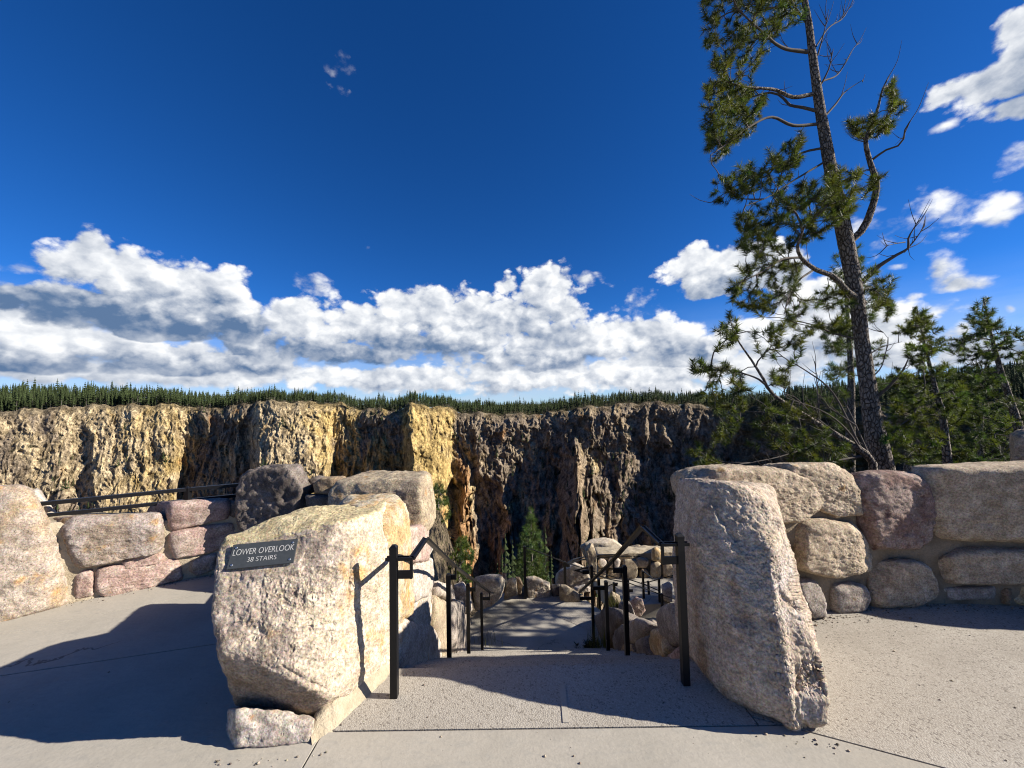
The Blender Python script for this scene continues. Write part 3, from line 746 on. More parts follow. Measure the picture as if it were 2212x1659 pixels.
def wall_stone(poly, xs, ys, pal, parent, thick=.4, bulge=.06, **kw):
    F = np.array([curve_hit(x, y, xs, ys) for x, y in poly]); zm_ = F[:, 2].max(); F = F.mean(0) + (F - F.mean(0)) * 1.09; F[:, 2] = np.minimum(F[:, 2], zm_ - .01); n = curve_normal(F[:, 0].mean(), xs, ys)
    return make_rock('stone', stone_pts(F, n, thick, bulge), pal, parent, **kw)
def x_stone(poly, X, pal, parent, thick=.45, bulge=.05, **kw):
    F = np.array([on_x(x, y, X) for x, y in poly]); F = F.mean(0) + (F - F.mean(0)) * 1.05; n = np.array([-1.0 if X > 0 else 1.0, -.12, 0])
    return make_rock('stone', stone_pts(F, n, thick, bulge), pal, parent, **kw)
def d_pts(poly, d, thick, bulge, tilt=0.0):
    F = np.array([at(x, y, d) for x, y in poly]); F[:, 1] += (F[:, 2] - F[:, 2].min()) * tilt
    return stone_pts(F, (0, -1, 0), thick, bulge)
def core(name, pts2, zt, zb, parent, jit=.03, mat=None):
    """mortar body: closed outline with a lumpy top"""
    bm = bmesh.new()
    n = len(pts2)
    vb = [bm.verts.new((x, y, zb)) for x, y in pts2]; zz = zt if hasattr(zt, '__len__') else [zt] * n
    vt = [bm.verts.new((x, y, z)) for (x, y), z in zip(pts2, zz)]
    for i in range(n): bm.faces.new((vb[i], vb[(i + 1) % n], vt[(i + 1) % n], vt[i]))
    bm.faces.new(vt); bmesh.ops.recalc_face_normals(bm, faces=bm.faces)
    bmesh.ops.triangulate(bm, faces=[f for f in bm.faces if len(f.verts) > 4])
    for _ in range(7):
        ed = [e for e in bm.edges if e.calc_length() > .10]
        if not ed: break
        bmesh.ops.subdivide_edges(bm, edges=ed, cuts=1)
        bmesh.ops.triangulate(bm, faces=[f for f in bm.faces if len(f.verts) > 3])
    V = np.array([v.co[:] for v in bm.verts]); nz = fbm(V / .25, 3, .55, 77); nrm = np.array([v.normal[:] for v in bm.verts])
    bm.normal_update(); nrm = np.array([v.normal[:] for v in bm.verts])
    for v, d, n_ in zip(bm.verts, nz, nrm): v.co += Vector(n_ * d * jit)
    return link(name, pydata_bm(bm, name, mat or MORTAR, True), parent)

# ---- the boulder that carries the plaque
def carve(V, N_, lines, width=7.0, depth=.02, facing=-0.05):
    """cut cracks along photo-read polylines into the side that faces the path"""
    view = V - EYE; view = view / np.linalg.norm(view, axis=1)[:, None]
    vis = (N_ * view).sum(1) < facing
    X, Y = project(V); best = np.full(len(V), 1e9)
    for ln in lines:
        for (x0, y0), (x1, y1) in zip(ln[:-1], ln[1:]):
            dx_, dy_ = x1 - x0, y1 - y0; t = np.clip(((X - x0) * dx_ + (Y - y0) * dy_) / (dx_ * dx_ + dy_ * dy_), 0, 1)
            jx = 4 * vnoise(np.stack([X / 14, Y / 14, 0 * X], 1), 5)
            best = np.minimum(best, np.hypot(X - x0 - t * dx_ + jx, Y - y0 - t * dy_ - jx))
    a = np.exp(-(best / width) ** 2) * vis * (.6 + .6 * sstep(vnoise(np.stack([X / 25, Y / 25, 0 * X], 1), 8), -.3, .4))
    return V - N_ * (depth * a)[:, None], a
def spots(V, N_, lst):
    view = V - EYE; view = view / np.linalg.norm(view, axis=1)[:, None]; vis = (N_ * view).sum(1) < 0.1
    X, Y = project(V); m = np.zeros(len(V))
    wx = 22 * fbm(V / .12, 4, .6, 33); wy = 22 * fbm(V / .12 + 9, 4, .6, 34)
    for x, y, rx, ry, a in lst: m = np.maximum(m, a * (1 - np.hypot((X + wx - x) / rx, (Y + wy - y) / ry)))
    return np.clip(m, 0, 1) * vis
sign_pts = [at(450, 1335, 2.02), at(458, 1240, 2.10), at(462, 1186, 2.18), at(486, 1162, 2.26), at(588, 1116, 2.42), at(660, 1093, 2.75), at(742, 1091, 2.85), at(824, 1100, 2.72),
            at(700, 1139, 2.28), at(770, 1130, 2.40), at(832, 1180, 2.58), at(842, 1345, 2.62), at(846, 1440, 2.60), at(775, 1500, 2.36), at(708, 1500, 2.12), at(640, 1478, 2.05), at(560, 1436, 2.01),
            at(466, 1400, 1.99), at(480, 1436, 2.06), at(500, 1530, 2.22), at(580, 1548, 2.23), at(668, 1566, 2.22), (-.84, 3.05, -.05), (-1.55, 2.75, -.05), (-1.6, 2.85, .75), (-1.0, 3.1, .95)]
PLQ = [(497, 1178), (640, 1164), (638, 1216), (497, 1230)]
plq_fit = {}
def sign_post(V, N_, Fc, c, s, seed, pal):
    N2 = mnormals(V, Fc)
    X, Y = project(V)
    # brow masks at lower left, for the shade painted below it
    m = spots(V, N2, [(560, 1470, 110, 60, 1.3), (640, 1500, 70, 40, .9), (520, 1440, 50, 40, .8)])
    edge = sstep(Y - (1418 + .40 * (X - 470) + 10 * np.sin(X / 19)), 0, 16) * ((N2 * (V - EYE)).sum(1) < 0) * sstep(Y, 1400, 1440) * sstep(742, 690, 0) if False else 0
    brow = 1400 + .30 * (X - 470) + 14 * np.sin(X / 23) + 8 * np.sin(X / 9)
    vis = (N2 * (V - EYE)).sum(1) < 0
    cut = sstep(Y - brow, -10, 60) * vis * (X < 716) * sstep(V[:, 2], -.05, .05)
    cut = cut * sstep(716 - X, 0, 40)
    V = V - N2 * (.060 * cut * 0 * (1 + .05 * fbm(V / .15, 3, .6, 3)))[:, None]
    # pocked face
    front = sstep(-N2[:, 1], .3, .8)
    V = V - N2 * (front * .013 * sstep(fbm(V / np.array([.14, .14, .22]), 5, .68, 71) + .35 * spots(V, N2, [(560, 1310, 150, 120, 1)]) - .12, -.05, .40))[:, None]
    # flat bed for the plaque
    inside = (X > 488) & (X < 648) & (Y > 1158) & (Y < 1236) & vis
    Q = V[inside]; cc = Q.mean(0); u_, s_, vt = np.linalg.svd(Q - cc, full_matrices=False); n = vt[2]
    if n[1] > 0: n = -n
    dist = (V - cc) @ n
    wpl = sstep(X, 478, 494) * sstep(-X, -660, -644) * sstep(Y, 1150, 1163) * sstep(-Y, -1246, -1232) * vis
    V = V - (n[None] * (dist * .9 + 0.004)[:, None]) * wpl[:, None]
    plq_fit['c'] = cc; plq_fit['n'] = n
    V, cr = carve(V, N2, [[(704, 1488), (660, 1470), (610, 1440)], [(760, 1180), (752, 1300), (748, 1440)], [(800, 1330), (790, 1440)]], 4, .010)
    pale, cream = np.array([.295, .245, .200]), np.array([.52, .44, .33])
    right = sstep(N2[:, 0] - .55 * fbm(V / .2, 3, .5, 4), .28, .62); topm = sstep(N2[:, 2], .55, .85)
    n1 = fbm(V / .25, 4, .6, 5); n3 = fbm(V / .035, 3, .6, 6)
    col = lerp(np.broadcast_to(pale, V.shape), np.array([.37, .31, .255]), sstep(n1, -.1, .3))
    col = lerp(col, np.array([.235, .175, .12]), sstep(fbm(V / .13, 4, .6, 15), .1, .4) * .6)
    col = lerp(col, cream, right * .9); col = lerp(col, np.array([.50, .42, .235]), topm * .85)  # sun-facing side and top painted lighter than the grazing-lit front
    st = spots(V, N2, [(776, 1240, 30, 45, .85), (742, 1235, 26, 34, .75), (775, 1185, 34, 24, .6), (756, 1290, 22, 46, .65), (800, 1365, 20, 40, .6), (738, 1310, 14, 40, .6), (742, 1395, 18, 44, .5), (822, 1380, 20, 60, .6), (795, 1200, 16, 30, .5), (585, 1365, 40, 26, .55), (508, 1270, 26, 60, .4), (780, 1430, 40, 40, .5)])
    col = lerp(col, np.array([.46, .26, .08]), sstep(st + .55 * fbm(V / np.array([.05, .05, .10]), 5, .7, 25), .20, .70) * .8)
    col = lerp(col, np.array([.24, .185, .125]), np.clip(cut, 0, 1) * .55)  # shade of the undercut put into the colour below the brow
    return V, col * (1 + .25 * n3)[:, None]
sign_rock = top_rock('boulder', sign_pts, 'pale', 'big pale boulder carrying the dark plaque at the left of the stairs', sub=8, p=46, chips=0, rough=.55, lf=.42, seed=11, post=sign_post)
pts = [at(481, 1613, 2.0), at(487, 1530, 2.05), at(560, 1528, 2.08), at(680, 1550, 2.10), at(672, 1606, 2.04), at(500, 1620, 2.0)]
top_rock('boulder', stone_pts(pts, (0, -1, 0), .5, .0), 'pale', 'low rough stone wedged under the front corner of the plaque boulder', sub=6, seed=12, chips=2, rough=1.2, p=40)
oa = np.array([(-1.04, 2.02, -.01), (-1.02, 2.06, -.01), (-.97, 2.12, -.01), (-.90, 2.28, -.01), (-.82, 2.48, -.01), (-.79, 2.64, -.01)]); ib = np.array([(-1.10, 2.10, .0), (-1.10, 2.16, .05), (-1.06, 2.27, .09), (-.99, 2.40, .10), (-.92, 2.57, .09), (-.89, 2.72, .06)])
tt = np.linspace(0, 5, 60); oa = np.stack([np.interp(tt, range(6), oa[:, k]) for k in range(3)], 1); ib = np.stack([np.interp(tt, range(6), ib[:, k]) for k in range(3)], 1)
ff = np.linspace(0, 1, 14)[:, None, None]; MV = (oa[None] * (1 - ff) + ib[None] * ff).reshape(-1, 3)
MV[:, 2] += .02 * fbm(MV / .09, 4, .6, 5) + .03 * np.sin(np.pi * np.repeat(ff.ravel(), 60))
mb = link('mortar_bed', new_mesh('mortar_bed', MV, grid_faces(60, 14), MORTAR))
tag(mb, 'sloping strip of sandy mortar along the foot of the plaque boulder', 'mortar')
# ---- the standing slab right of the stairs
rs_pts = [at(1796, 1594, 1.98), at(1723, 1590, 2.02), at(1672, 1582, 2.05), at(1587, 1556, 2.12), at(1544, 1503, 2.26), at(1501, 1422, 2.48), at(1489, 1250, 2.48), at(1495, 1122, 2.50), at(1512, 1038, 2.50),
          at(1595, 1043, 2.44), at(1642, 1068, 2.42), at(1689, 1122, 2.38), at(1702, 1190, 2.32), at(1708, 1262, 2.26), at(1757, 1378, 2.14), at(1794, 1489, 2.04), at(1672, 1200, 2.24), at(1600, 1300, 2.2),
          (1.25, 3.0, 1.1), (1.95, 2.95, 1.05), (1.2, 3.0, -.1), (2.0, 2.9, -.1)]
def right_post(V, N_, Fc, c, s, seed, pal):
    N2 = mnormals(V, Fc); X, Y = project(V); vis = (N2 * (V - EYE)).sum(1) < 0
    V = V + (np.array([1.0, 0, 0]) * (-.04 * np.exp(-((Y - 1290) / 90) ** 2) * sstep(X, 1600, 1740) * vis)[:, None])
    # vertical rib and recessed lower right panel
    rib = 1672 + .12 * (Y - 1250)
    V = V + N2 * (.030 * np.exp(-((X - rib) / 22) ** 2) * sstep(Y, 1130, 1200) * vis)[:, None]
    V = V - N2 * (.035 * sstep(X - (1722 + 8 * np.sin(Y / 16)), 0, 10) * sstep(Y, 1400, 1440) * sstep(-Y, -1520, -1480) * vis)[:, None]
    V, cr = carve(V, N2, [[(1538, 1065), (1550, 1110), (1590, 1165)], [(1672, 1230), (1690, 1290), (1730, 1320)], [(1668, 1330), (1672, 1400)], [(1722, 1440), (1720, 1560)], [(1624, 1440), (1622, 1480)], [(1725, 1550), (1748, 1590)]], 5, .016)
    n1 = fbm(V / .3, 4, .6, 5); n2 = fbm(V / np.array([.12, .12, .3]), 4, .6, 8); n3 = fbm(V / .035, 3, .6, 6)
    col = lerp(np.broadcast_to(np.array([.41, .34, .265]), V.shape), np.array([.48, .395, .295]), sstep(n1, -.15, .3))
    col = lerp(col, np.array([.45, .42, .40]), np.clip(spots(V, N2, [(1690, 1240, 40, 80, 1), (1700, 1330, 45, 60, .8), (1745, 1530, 40, 60, .7)]), 0, 1) * .7)  # sunlight on the rib and foot painted in as paler patches
    col = lerp(col, np.array([.25, .17, .11]), sstep(n2, .12, .45) * .6)
    col = lerp(col, np.array([.28, .17, .08]), sstep(spots(V, N2, [(1520, 1420, 30, 120, .8), (1560, 1500, 30, 60, .6)]) + .3 * n2, .25, .7) * .7)
    return V, col * (1 + .24 * n3)[:, None]
top_rock('boulder', rs_pts, 'pale', 'tall leaning rock slab with flared foot at the right of the stairs', sub=8, p=34, chips=5, rough=.8, lf=.5, seed=21, post=right_post)

# ---- left parapet
lw = thing('stone_wall', 'low pink and tan stone parapet with wide mortar joints along the left patio', 'wall', (-3.4, 3.95, 0))
def into(o, root): 
    o.data.transform(Matrix.Translation(-Vector(root.location))); return o
LWS = [
 ([(-160, 1050), (18, 1042), (60, 1056), (105, 1118), (128, 1190), (160, 1262), (158, 1297), (0, 1337), (-170, 1378)], 'bould', .75, .10, 7, .9),
 ([(139, 1112), (170, 1110), (345, 1110), (353, 1128), (350, 1180), (340, 1192), (285, 1196), (185, 1222), (165, 1210), (150, 1160)], 'lav', .5, .09, 7, .9),
 ([(371, 1082), (420, 1077), (495, 1076), (500, 1090), (490, 1120), (380, 1142), (371, 1130)], 'pink', .5, .08, 5, .1),
 ([(371, 1150), (385, 1141), (505, 1123), (516, 1150), (490, 1182), (420, 1198), (385, 1203), (371, 1180)], 'pink', .5, .08, 5, .1),
 ([(500, 1080), (526, 1078), (528, 1112), (505, 1118), (493, 1105)], 'dark', .4, .03, 5, .1),
 ([(265, 1208), (290, 1196), (362, 1190), (365, 1202), (350, 1214), (270, 1228)], 'pink', .3, .05, 5, .1),
 ([(216, 1226), (225, 1216), (290, 1230), (405, 1205), (407, 1240), (395, 1250), (225, 1282), (212, 1274)], 'pink', .3, .06, 6, .1),
 ([(166, 1240), (180, 1226), (208, 1226), (206, 1282), (166, 1294)], 'pink', .3, .05, 5, .1),
 ([(413, 1205), (430, 1195), (470, 1192), (470, 1225), (430, 1240), (413, 1232)], 'lav', .3, .05, 5, .1),
 ([(470, 1150), (520, 1145), (560, 1140), (560, 1225), (480, 1232)], 'lav', .3, .03, 5, .1)]
for i, (poly, pal, th, bu_, sb, stn) in enumerate(LWS):
    into(wall_stone(poly, LXs, LYs, pal, lw, th, bu_, sub=sb, seed=30 + i, stain=stn, p=30, chips=8), lw)
into(make_rock('stone', [at(60, 1062, 3.7), at(86, 1054, 3.9), at(118, 1112, 3.9), at(136, 1128, 3.75), at(60, 1062, 4.4), at(120, 1120, 4.4), at(80, 1200, 3.8), at(150, 1250, 3.8)], 'pale', lw, sub=5, seed=29), lw)
off = lambda x, d: tuple((np.array([x, np.interp(x, LXs, LYs)]) - curve_normal(x, LXs, LYs)[:2] * d))
xs_ = [-8, -6, -4.6, -4.1, -3.7, -3.3, -3.0, -2.6, -1.6]
core_pts = [off(x, .0) for x in xs_] + [off(x, .55) for x in xs_[::-1]]
zts = [.8, .8, .75, .72, .62, .60, .62, .62, .6]; zts = zts + zts[::-1]
into(core('mortar', core_pts, zts, -.25, lw, .03), lw)
for i in range(4):
    x = -5.35 - i * .9
    n = curve_normal(x, LXs, LYs); tng = np.array([-n[1], n[0], 0]); b0 = np.array([x, np.interp(x, LXs, LYs), 0])
    F = [b0 + tng * .43 + [0, 0, -.02], b0 - tng * .43 + [0, 0, -.02], b0 - tng * .4 + [0, 0, .9 + .1 * math.sin(i * 3)], b0 + tng * .38 + [0, 0, .85]]
    into(make_rock('stone', stone_pts(F, n, .5, .1), ['tan', 'pink', 'grey', 'pale'][i], lw, sub=5, seed=60 + i), lw)

# ---- rough dark boulder and the stair-side wall behind the plaque boulder
pts = d_pts([(518, 1070), (530, 1020), (560, 1008), (610, 1001), (650, 1004), (672, 1048), (655, 1080), (640, 1180), (545, 1190), (524, 1130)], 4.1, .55, .12)
top_rock('boulder', pts, 'dark', 'upright rough dark grey boulder at the right end of the black guard rail', sub=6, seed=71, pit=.8, rough=2.4, chips=8)
sw = thing('stone_wall', 'thick wall of cream and orange stones down the left side of the stairs', 'wall', (-1.2, 3.4, -.6))
XL = -.85
into(make_rock('stone', [(-1.75, 3.55, .5), (-.80, 3.45, .5), (-.78, 4.0, .5), (-1.7, 4.35, .5), (-1.75, 3.7, .98), (-.86, 3.55, 1.02), (-.84, 4.0, 1.02), (-1.6, 4.3, 1.0), (-.78, 3.75, .8)], 'tan', sw, sub=6, seed=81, stain=.7, p=26), sw)
into(make_rock('stone', [(-1.5, 2.9, .2), (-.83, 2.62, .0), (-.82, 3.3, .2), (-1.45, 3.4, .2), (-1.45, 2.95, .93), (-.90, 2.66, 1.02), (-.86, 3.2, 1.0), (-1.4, 3.35, .95), (-.80, 2.8, .7), (-.80, 3.2, .6)], 'orange', sw, sub=6, seed=82, stain=.75, p=26), sw)
for i, (poly, pal, th, bu_, stn) in enumerate([
 ([(886, 1138), (920, 1127), (926, 1185), (922, 1212), (880, 1216)], 'pink', .6, .04, .2),
 ([(884, 1222), (930, 1203), (932, 1262), (915, 1290), (890, 1300)], 'pale', .6, .05, .2),
 ([(848, 1240), (884, 1226), (888, 1328), (850, 1340)], 'orange', .4, .04, .9),
 ([(888, 1300), (931, 1268), (934, 1345), (890, 1365)], 'pale', .5, .04, .5),
 ([(850, 1346), (886, 1336), (930, 1350), (950, 1400), (952, 1452), (880, 1470), (852, 1460)], 'pale', .5, .05, .2),
 ([(934, 1284), (960, 1300), (968, 1410), (955, 1440), (937, 1400)], 'tan', .5, .05, .3),
 ([(968, 1300), (1000, 1296), (1016, 1340), (1019, 1430), (985, 1448), (970, 1400)], 'grey', .5, .06, .1),
 ([(938, 1252), (968, 1262), (972, 1290), (942, 1284)], 'pale', .5, .05, .2)]):
    into(x_stone(poly, XL, pal, sw, th, bu_, sub=6 if i < 6 else 5, seed=90 + i, stain=stn, chips=5, p=24), sw)
for i, (poly, d, pal) in enumerate([
 ([(645, 1042), (688, 1026), (704, 1030), (692, 1060), (652, 1070)], 4.25, 'dark'), ([(676, 1044), (700, 1029), (744, 1028), (752, 1048), (734, 1068), (682, 1066)], 4.05, 'brown'),
 ([(740, 1034), (800, 1036), (812, 1058), (790, 1072), (740, 1070)], 3.9, 'dark'), ([(660, 1066), (735, 1066), (745, 1110), (665, 1120)], 4.0, 'dark'), ([(740, 1070), (820, 1066), (820, 1110), (745, 1112)], 3.7, 'grey')]):
    into(make_rock('stone', d_pts(poly, d, .45, .06), pal, sw, sub=5, seed=110 + i), sw)
into(core('mortar', [(-1.6, 2.75), (-.92, 2.6), (-.90, 3.6), (-.89, 4.6), (-.88, 5.9), (-1.4, 6.0), (-2.6, 4.7), (-2.7, 4.2), (-1.7, 3.9)], [.5, .45, .35, -.7, -1.7, -1.7, .4, .5, .6], -2.4, sw, .03), sw)

# ---- right parapet
rw = thing('stone_wall', 'curved chest-high wall of big brown stones along the right patio', 'wall', (2.9, 3.3, 0))
RWS = [
 ([(1493, 1020), (1520, 1012), (1574, 998), (1689, 1014), (1736, 1032), (1749, 1062), (1764, 1092), (1715, 1122), (1600, 1130), (1497, 1085)], 'mud', .6, .08, 7, .3),
 ([(1684, 1008), (1723, 996), (1800, 1002), (1834, 1024), (1846, 1109), (1800, 1114), (1764, 1098), (1744, 1034)], 'mud', .6, .08, 7, .4),
 ([(1841, 1026), (1920, 1010), (1979, 1028), (2004, 1079), (1992, 1160), (1967, 1180), (1881, 1177), (1858, 1139), (1847, 1058)], 'wine', .6, .08, 7, .95),
 ([(1702, 1140), (1753, 1113), (1834, 1128), (1864, 1173), (1864, 1222), (1787, 1240), (1710, 1224)], 'mud', .5, .10, 7, .2),
 ([(1706, 1248), (1745, 1243), (1768, 1285), (1766, 1322), (1736, 1324), (1715, 1290)], 'grey', .4, .09, 5, .1),
 ([(1792, 1260), (1826, 1250), (1856, 1260), (1860, 1290), (1843, 1312), (1792, 1318)], 'grey', .4, .08, 5, .1),
 ([(1868, 1243), (1894, 1207), (1954, 1195), (2000, 1222), (2001, 1275), (1950, 1301), (1868, 1306)], 'mud', .5, .10, 6, .3),
 ([(1972, 1010), (2012, 1004), (2099, 1000), (2210, 1005), (2330, 1010), (2330, 1164), (2214, 1166), (2100, 1160), (2010, 1158), (2006, 1070)], 'mud', .6, .08, 6, .1),
 ([(2005, 1196), (2099, 1174), (2212, 1186), (2330, 1190), (2330, 1250), (2159, 1252), (2008, 1254)], 'mud', .5, .09, 6, .3),
 ([(2007, 1266), (2142, 1259), (2137, 1290), (2013, 1292)], 'grey', .4, .05, 5, .1),
 ([(2150, 1262), (2176, 1262), (2172, 1300), (2150, 1298)], 'brown', .4, .05, 5, .1),
 ([(2184, 1258), (2260, 1255), (2260, 1315), (2180, 1300)], 'orange', .4, .05, 5, .5)]
for i, (poly, pal, th, bu_, sb, stn) in enumerate(RWS):
    into(wall_stone(poly, RXs, RYs, pal, rw, th, bu_, sub=sb, seed=130 + i, stain=stn, p=36, rough=.9), rw)
offr = lambda x, d: tuple((np.array([x, np.interp(x, RXs, RYs)]) - curve_normal(x, RXs, RYs)[:2] * d))
xs_ = [1.85, 2.0, 2.3, 2.75, 3.2, 3.7, 4.1, 4.8, 6, 8]
core_pts = [offr(x, .0) for x in xs_] + [offr(x, .6) for x in xs_[::-1]]
zts = [.9, .95, .95, .95, .95, .95, .97, .97, .95, .95]; zts = zts + zts[::-1]
into(core('mortar', core_pts, zts, -.25, rw, .05, BMORTAR), rw)
for i in range(4):
    x = 5.0 + i * .95
    n = curve_normal(x, RXs, RYs); tng = np.array([-n[1], n[0], 0]); b0 = np.array([x, np.interp(x, RXs, RYs), 0])
    F = [b0 + tng * .46 + [0, 0, -.02], b0 - tng * .46 + [0, 0, -.02], b0 - tng * .42 + [0, 0, 1.1], b0 + tng * .42 + [0, 0, 1.12]]
    into(make_rock('stone', stone_pts(F, n, .5, .1), ['brown', 'grey', 'tan', 'mud'][i], rw, sub=5, seed=160 + i), rw)
top_rock('boulder', d_pts([(2188, 935), (2205, 925), (2300, 930), (2320, 1020), (2190, 1025)], 4.2, .5, .06), 'mud', 'squared brown block standing behind the far right end of the parapet', sub=5, seed=171)

# ---- cheek wall right of the stairs
cwl = thing('stone_wall', 'rough retaining wall of mixed boulders along the right side of the stairs', 'wall', (1.4, 4, -1))
for i, (poly, pal, X, th) in enumerate([
 ([(1401, 1362), (1420, 1351), (1446, 1372), (1457, 1400), (1430, 1446), (1404, 1420)], 'orange', 1.30, .5), ([(1422, 1316), (1440, 1306), (1466, 1304), (1480, 1345), (1478, 1390), (1434, 1392)], 'grey', 1.30, .6),
 ([(1440, 1420), (1458, 1392), (1480, 1385), (1482, 1452), (1444, 1452)], 'pink', 1.25, .5), ([(1376, 1390), (1398, 1370), (1416, 1400), (1414, 1440), (1380, 1436)], 'dark', 1.27, .5),
 ([(1352, 1350), (1380, 1335), (1404, 1345), (1400, 1375), (1376, 1392), (1356, 1384)], 'grey', 1.35, .6), ([(1322, 1370), (1350, 1345), (1362, 1385), (1372, 1420), (1340, 1418)], 'dark', 1.33, .6),
 ([(1288, 1330), (1310, 1312), (1340, 1318), (1352, 1345), (1330, 1375), (1300, 1410), (1286, 1390)], 'dark', 1.40, .7), ([(1340, 1385), (1368, 1390), (1378, 1428), (1345, 1422)], 'brown', 1.3, .5)]):
    into(x_stone(poly, X, pal, cwl, th, .06, sub=5, seed=180 + i, stain=.3), cwl)
into(core('mortar', [(1.50, 3.4), (1.50, 4.5), (1.58, 6.3), (2.2, 6.4), (2.3, 3.8)], [-.75, -1.05, -1.95, -1.8, -.7], -2.6, cwl, .08, BMORTAR), cwl)

# ---- boulders round the landing and the terrace below
B = lambda poly, d, pal, label, th=.5, bl=.08, sub=5, seed=0, **k: top_rock('boulder', d_pts(poly, d, th, bl), pal, label, sub=sub, seed=seed, **k)
B([(1024, 1246), (1050, 1240), (1086, 1240), (1093, 1250), (1085, 1290), (1064, 1308), (1026, 1320), (1020, 1270)], 6.9, 'cream', 'squarish cream boulder at the left edge of the landing', seed=201, sub=6)
B([(1094, 1254), (1106, 1246), (1116, 1250), (1118, 1284), (1088, 1294)], 7.35, 'tan', 'small tan stone between the cream boulder and the landing post', seed=202)
B([(1113, 1246), (1122, 1246), (1130, 1258), (1126, 1282), (1116, 1282)], 7.75, 'brown', 'narrow brown stone leaning by the landing post', seed=203)
B([(1131, 1247), (1155, 1243), (1188, 1258), (1192, 1295), (1140, 1290)], 7.9, 'cream', 'rounded boulder with a rust orange side behind the landing post', seed=204, sub=6, stain=.9)
B([(1191, 1262), (1206, 1260), (1212, 1300), (1192, 1298)], 7.9, 'dark', 'dark stone wedged beside the rust stained boulder', seed=205)
B([(1208, 1262), (1222, 1263), (1238, 1276), (1258, 1284), (1272, 1308), (1226, 1304), (1208, 1300)], 7.7, 'tan', 'long low tan boulder edging the gravel bend', seed=206, sub=6)
B([(980, 1262), (1000, 1256), (1016, 1276), (1021, 1320), (985, 1330), (974, 1300)], 6.2, 'pale', 'white streaked boulder left of the lower stair posts', seed=207)
B([(950, 1275), (976, 1262), (985, 1300), (978, 1335), (954, 1320)], 5.4, 'grey', 'dark topped grey rock behind the second stair post', seed=208)
B([(1197, 1242), (1216, 1226), (1242, 1214), (1270, 1228), (1278, 1262), (1262, 1278), (1222, 1272), (1200, 1262)], 9.6, 'cream', 'large cracked cream boulder below the curved rail', seed=209, sub=6, th=.7)
B([(1239, 1268), (1262, 1262), (1277, 1268), (1275, 1276), (1242, 1278)], 8.6, 'pale', 'flat white stone at the start of the lower steps', seed=210)
B([(1270, 1207), (1263, 1185), (1273, 1171), (1281, 1173), (1288, 1193), (1289, 1256), (1276, 1258)], 10.9, 'tan', 'tall narrow standing stone at the end of the terrace wall', seed=211)
B([(1252, 1180), (1278, 1164), (1304, 1160), (1327, 1164), (1352, 1184), (1350, 1215), (1270, 1220)], 13.4, 'cream', 'big domed cream boulder rising behind the terrace rail', seed=212, sub=6, th=1.2)
B([(1337, 1192), (1362, 1179), (1381, 1176), (1396, 1187), (1396, 1215), (1340, 1215)], 13.2, 'tan', 'smaller tan boulder right of the domed one', seed=213, th=.8)
B([(1430, 1262), (1445, 1255), (1452, 1262), (1451, 1300), (1432, 1298)], 9.8, 'pale', 'pale block at the right edge of the lower path', seed=214)
B([(1361, 1300), (1374, 1288), (1388, 1294), (1393, 1315), (1382, 1330), (1363, 1326)], 8.2, 'pink', 'round pinkish boulder beside the lower steps', seed=215)
B([(1311, 1290), (1322, 1277), (1336, 1284), (1342, 1300), (1316, 1306)], 7.7, 'tan', 'pointed tan rock beside the grass clump', seed=216)
B([(1340, 1300), (1360, 1296), (1372, 1325), (1350, 1350), (1330, 1330)], 7.0, 'grey', 'grey rock behind the right hand stair posts', seed=217)
B([(1300, 1330), (1330, 1312), (1352, 1322), (1352, 1360), (1305, 1365)], 7.2, 'dark', 'dark blocky rock behind the tall landing post', seed=218)
B([(1392, 1345), (1410, 1336), (1430, 1345), (1432, 1385), (1395, 1385)], 5.6, 'grey', 'light grey rock above the orange cheek stone', seed=219)
B([(1352, 1342), (1375, 1330), (1394, 1340), (1396, 1372), (1355, 1375)], 6.3, 'tan', 'tan rock among the dark ones right of the lower stairs', seed=220)
tw = thing('stone_wall', 'low curved wall of tan stones round the terrace below', 'wall', (3.2, 11.5, TZ))
for i, (a, b_, pal) in enumerate([((1290, 1206), (1311, 1226), 'pale'), ((1312, 1204), (1341, 1227), 'pale'), ((1343, 1207), (1378, 1250), 'tan'), ((1291, 1226), (1309, 1250), 'cream'), ((1311, 1228), (1341, 1250), 'tan'),
                                   ((1372, 1204), (1402, 1226), 'mud'), ((1379, 1227), (1402, 1250), 'brown'), ((1403, 1212), (1429, 1250), 'tan'), ((1406, 1180), (1427, 1213), 'orange'), ((1430, 1211), (1454, 1250), 'mud'), ((1455, 1208), (1490, 1250), 'tan')]):
    x0, y0 = a; x1, y1 = b_; r_ = np.random.default_rng(i)
    poly = [(x0 + 2, y0 + 4), (x0 + 7, y0), (x1 - 6, y0 + 1), (x1, y0 + 6), (x1 - 1, y1 - 5), (x1 - 6, y1), (x0 + 5, y1), (x0, y1 - 6)]
    into(make_rock('stone', d_pts(poly, 11.4 - .02 * abs(i - 5), .5, .06), pal, tw, sub=4, seed=230 + i), tw)
into(core('mortar', [(2.4, 11.55), (5.4, 11.55), (5.4, 12.1), (2.4, 12.1)], TZ + .62, TZ - .3, tw, .05), tw)

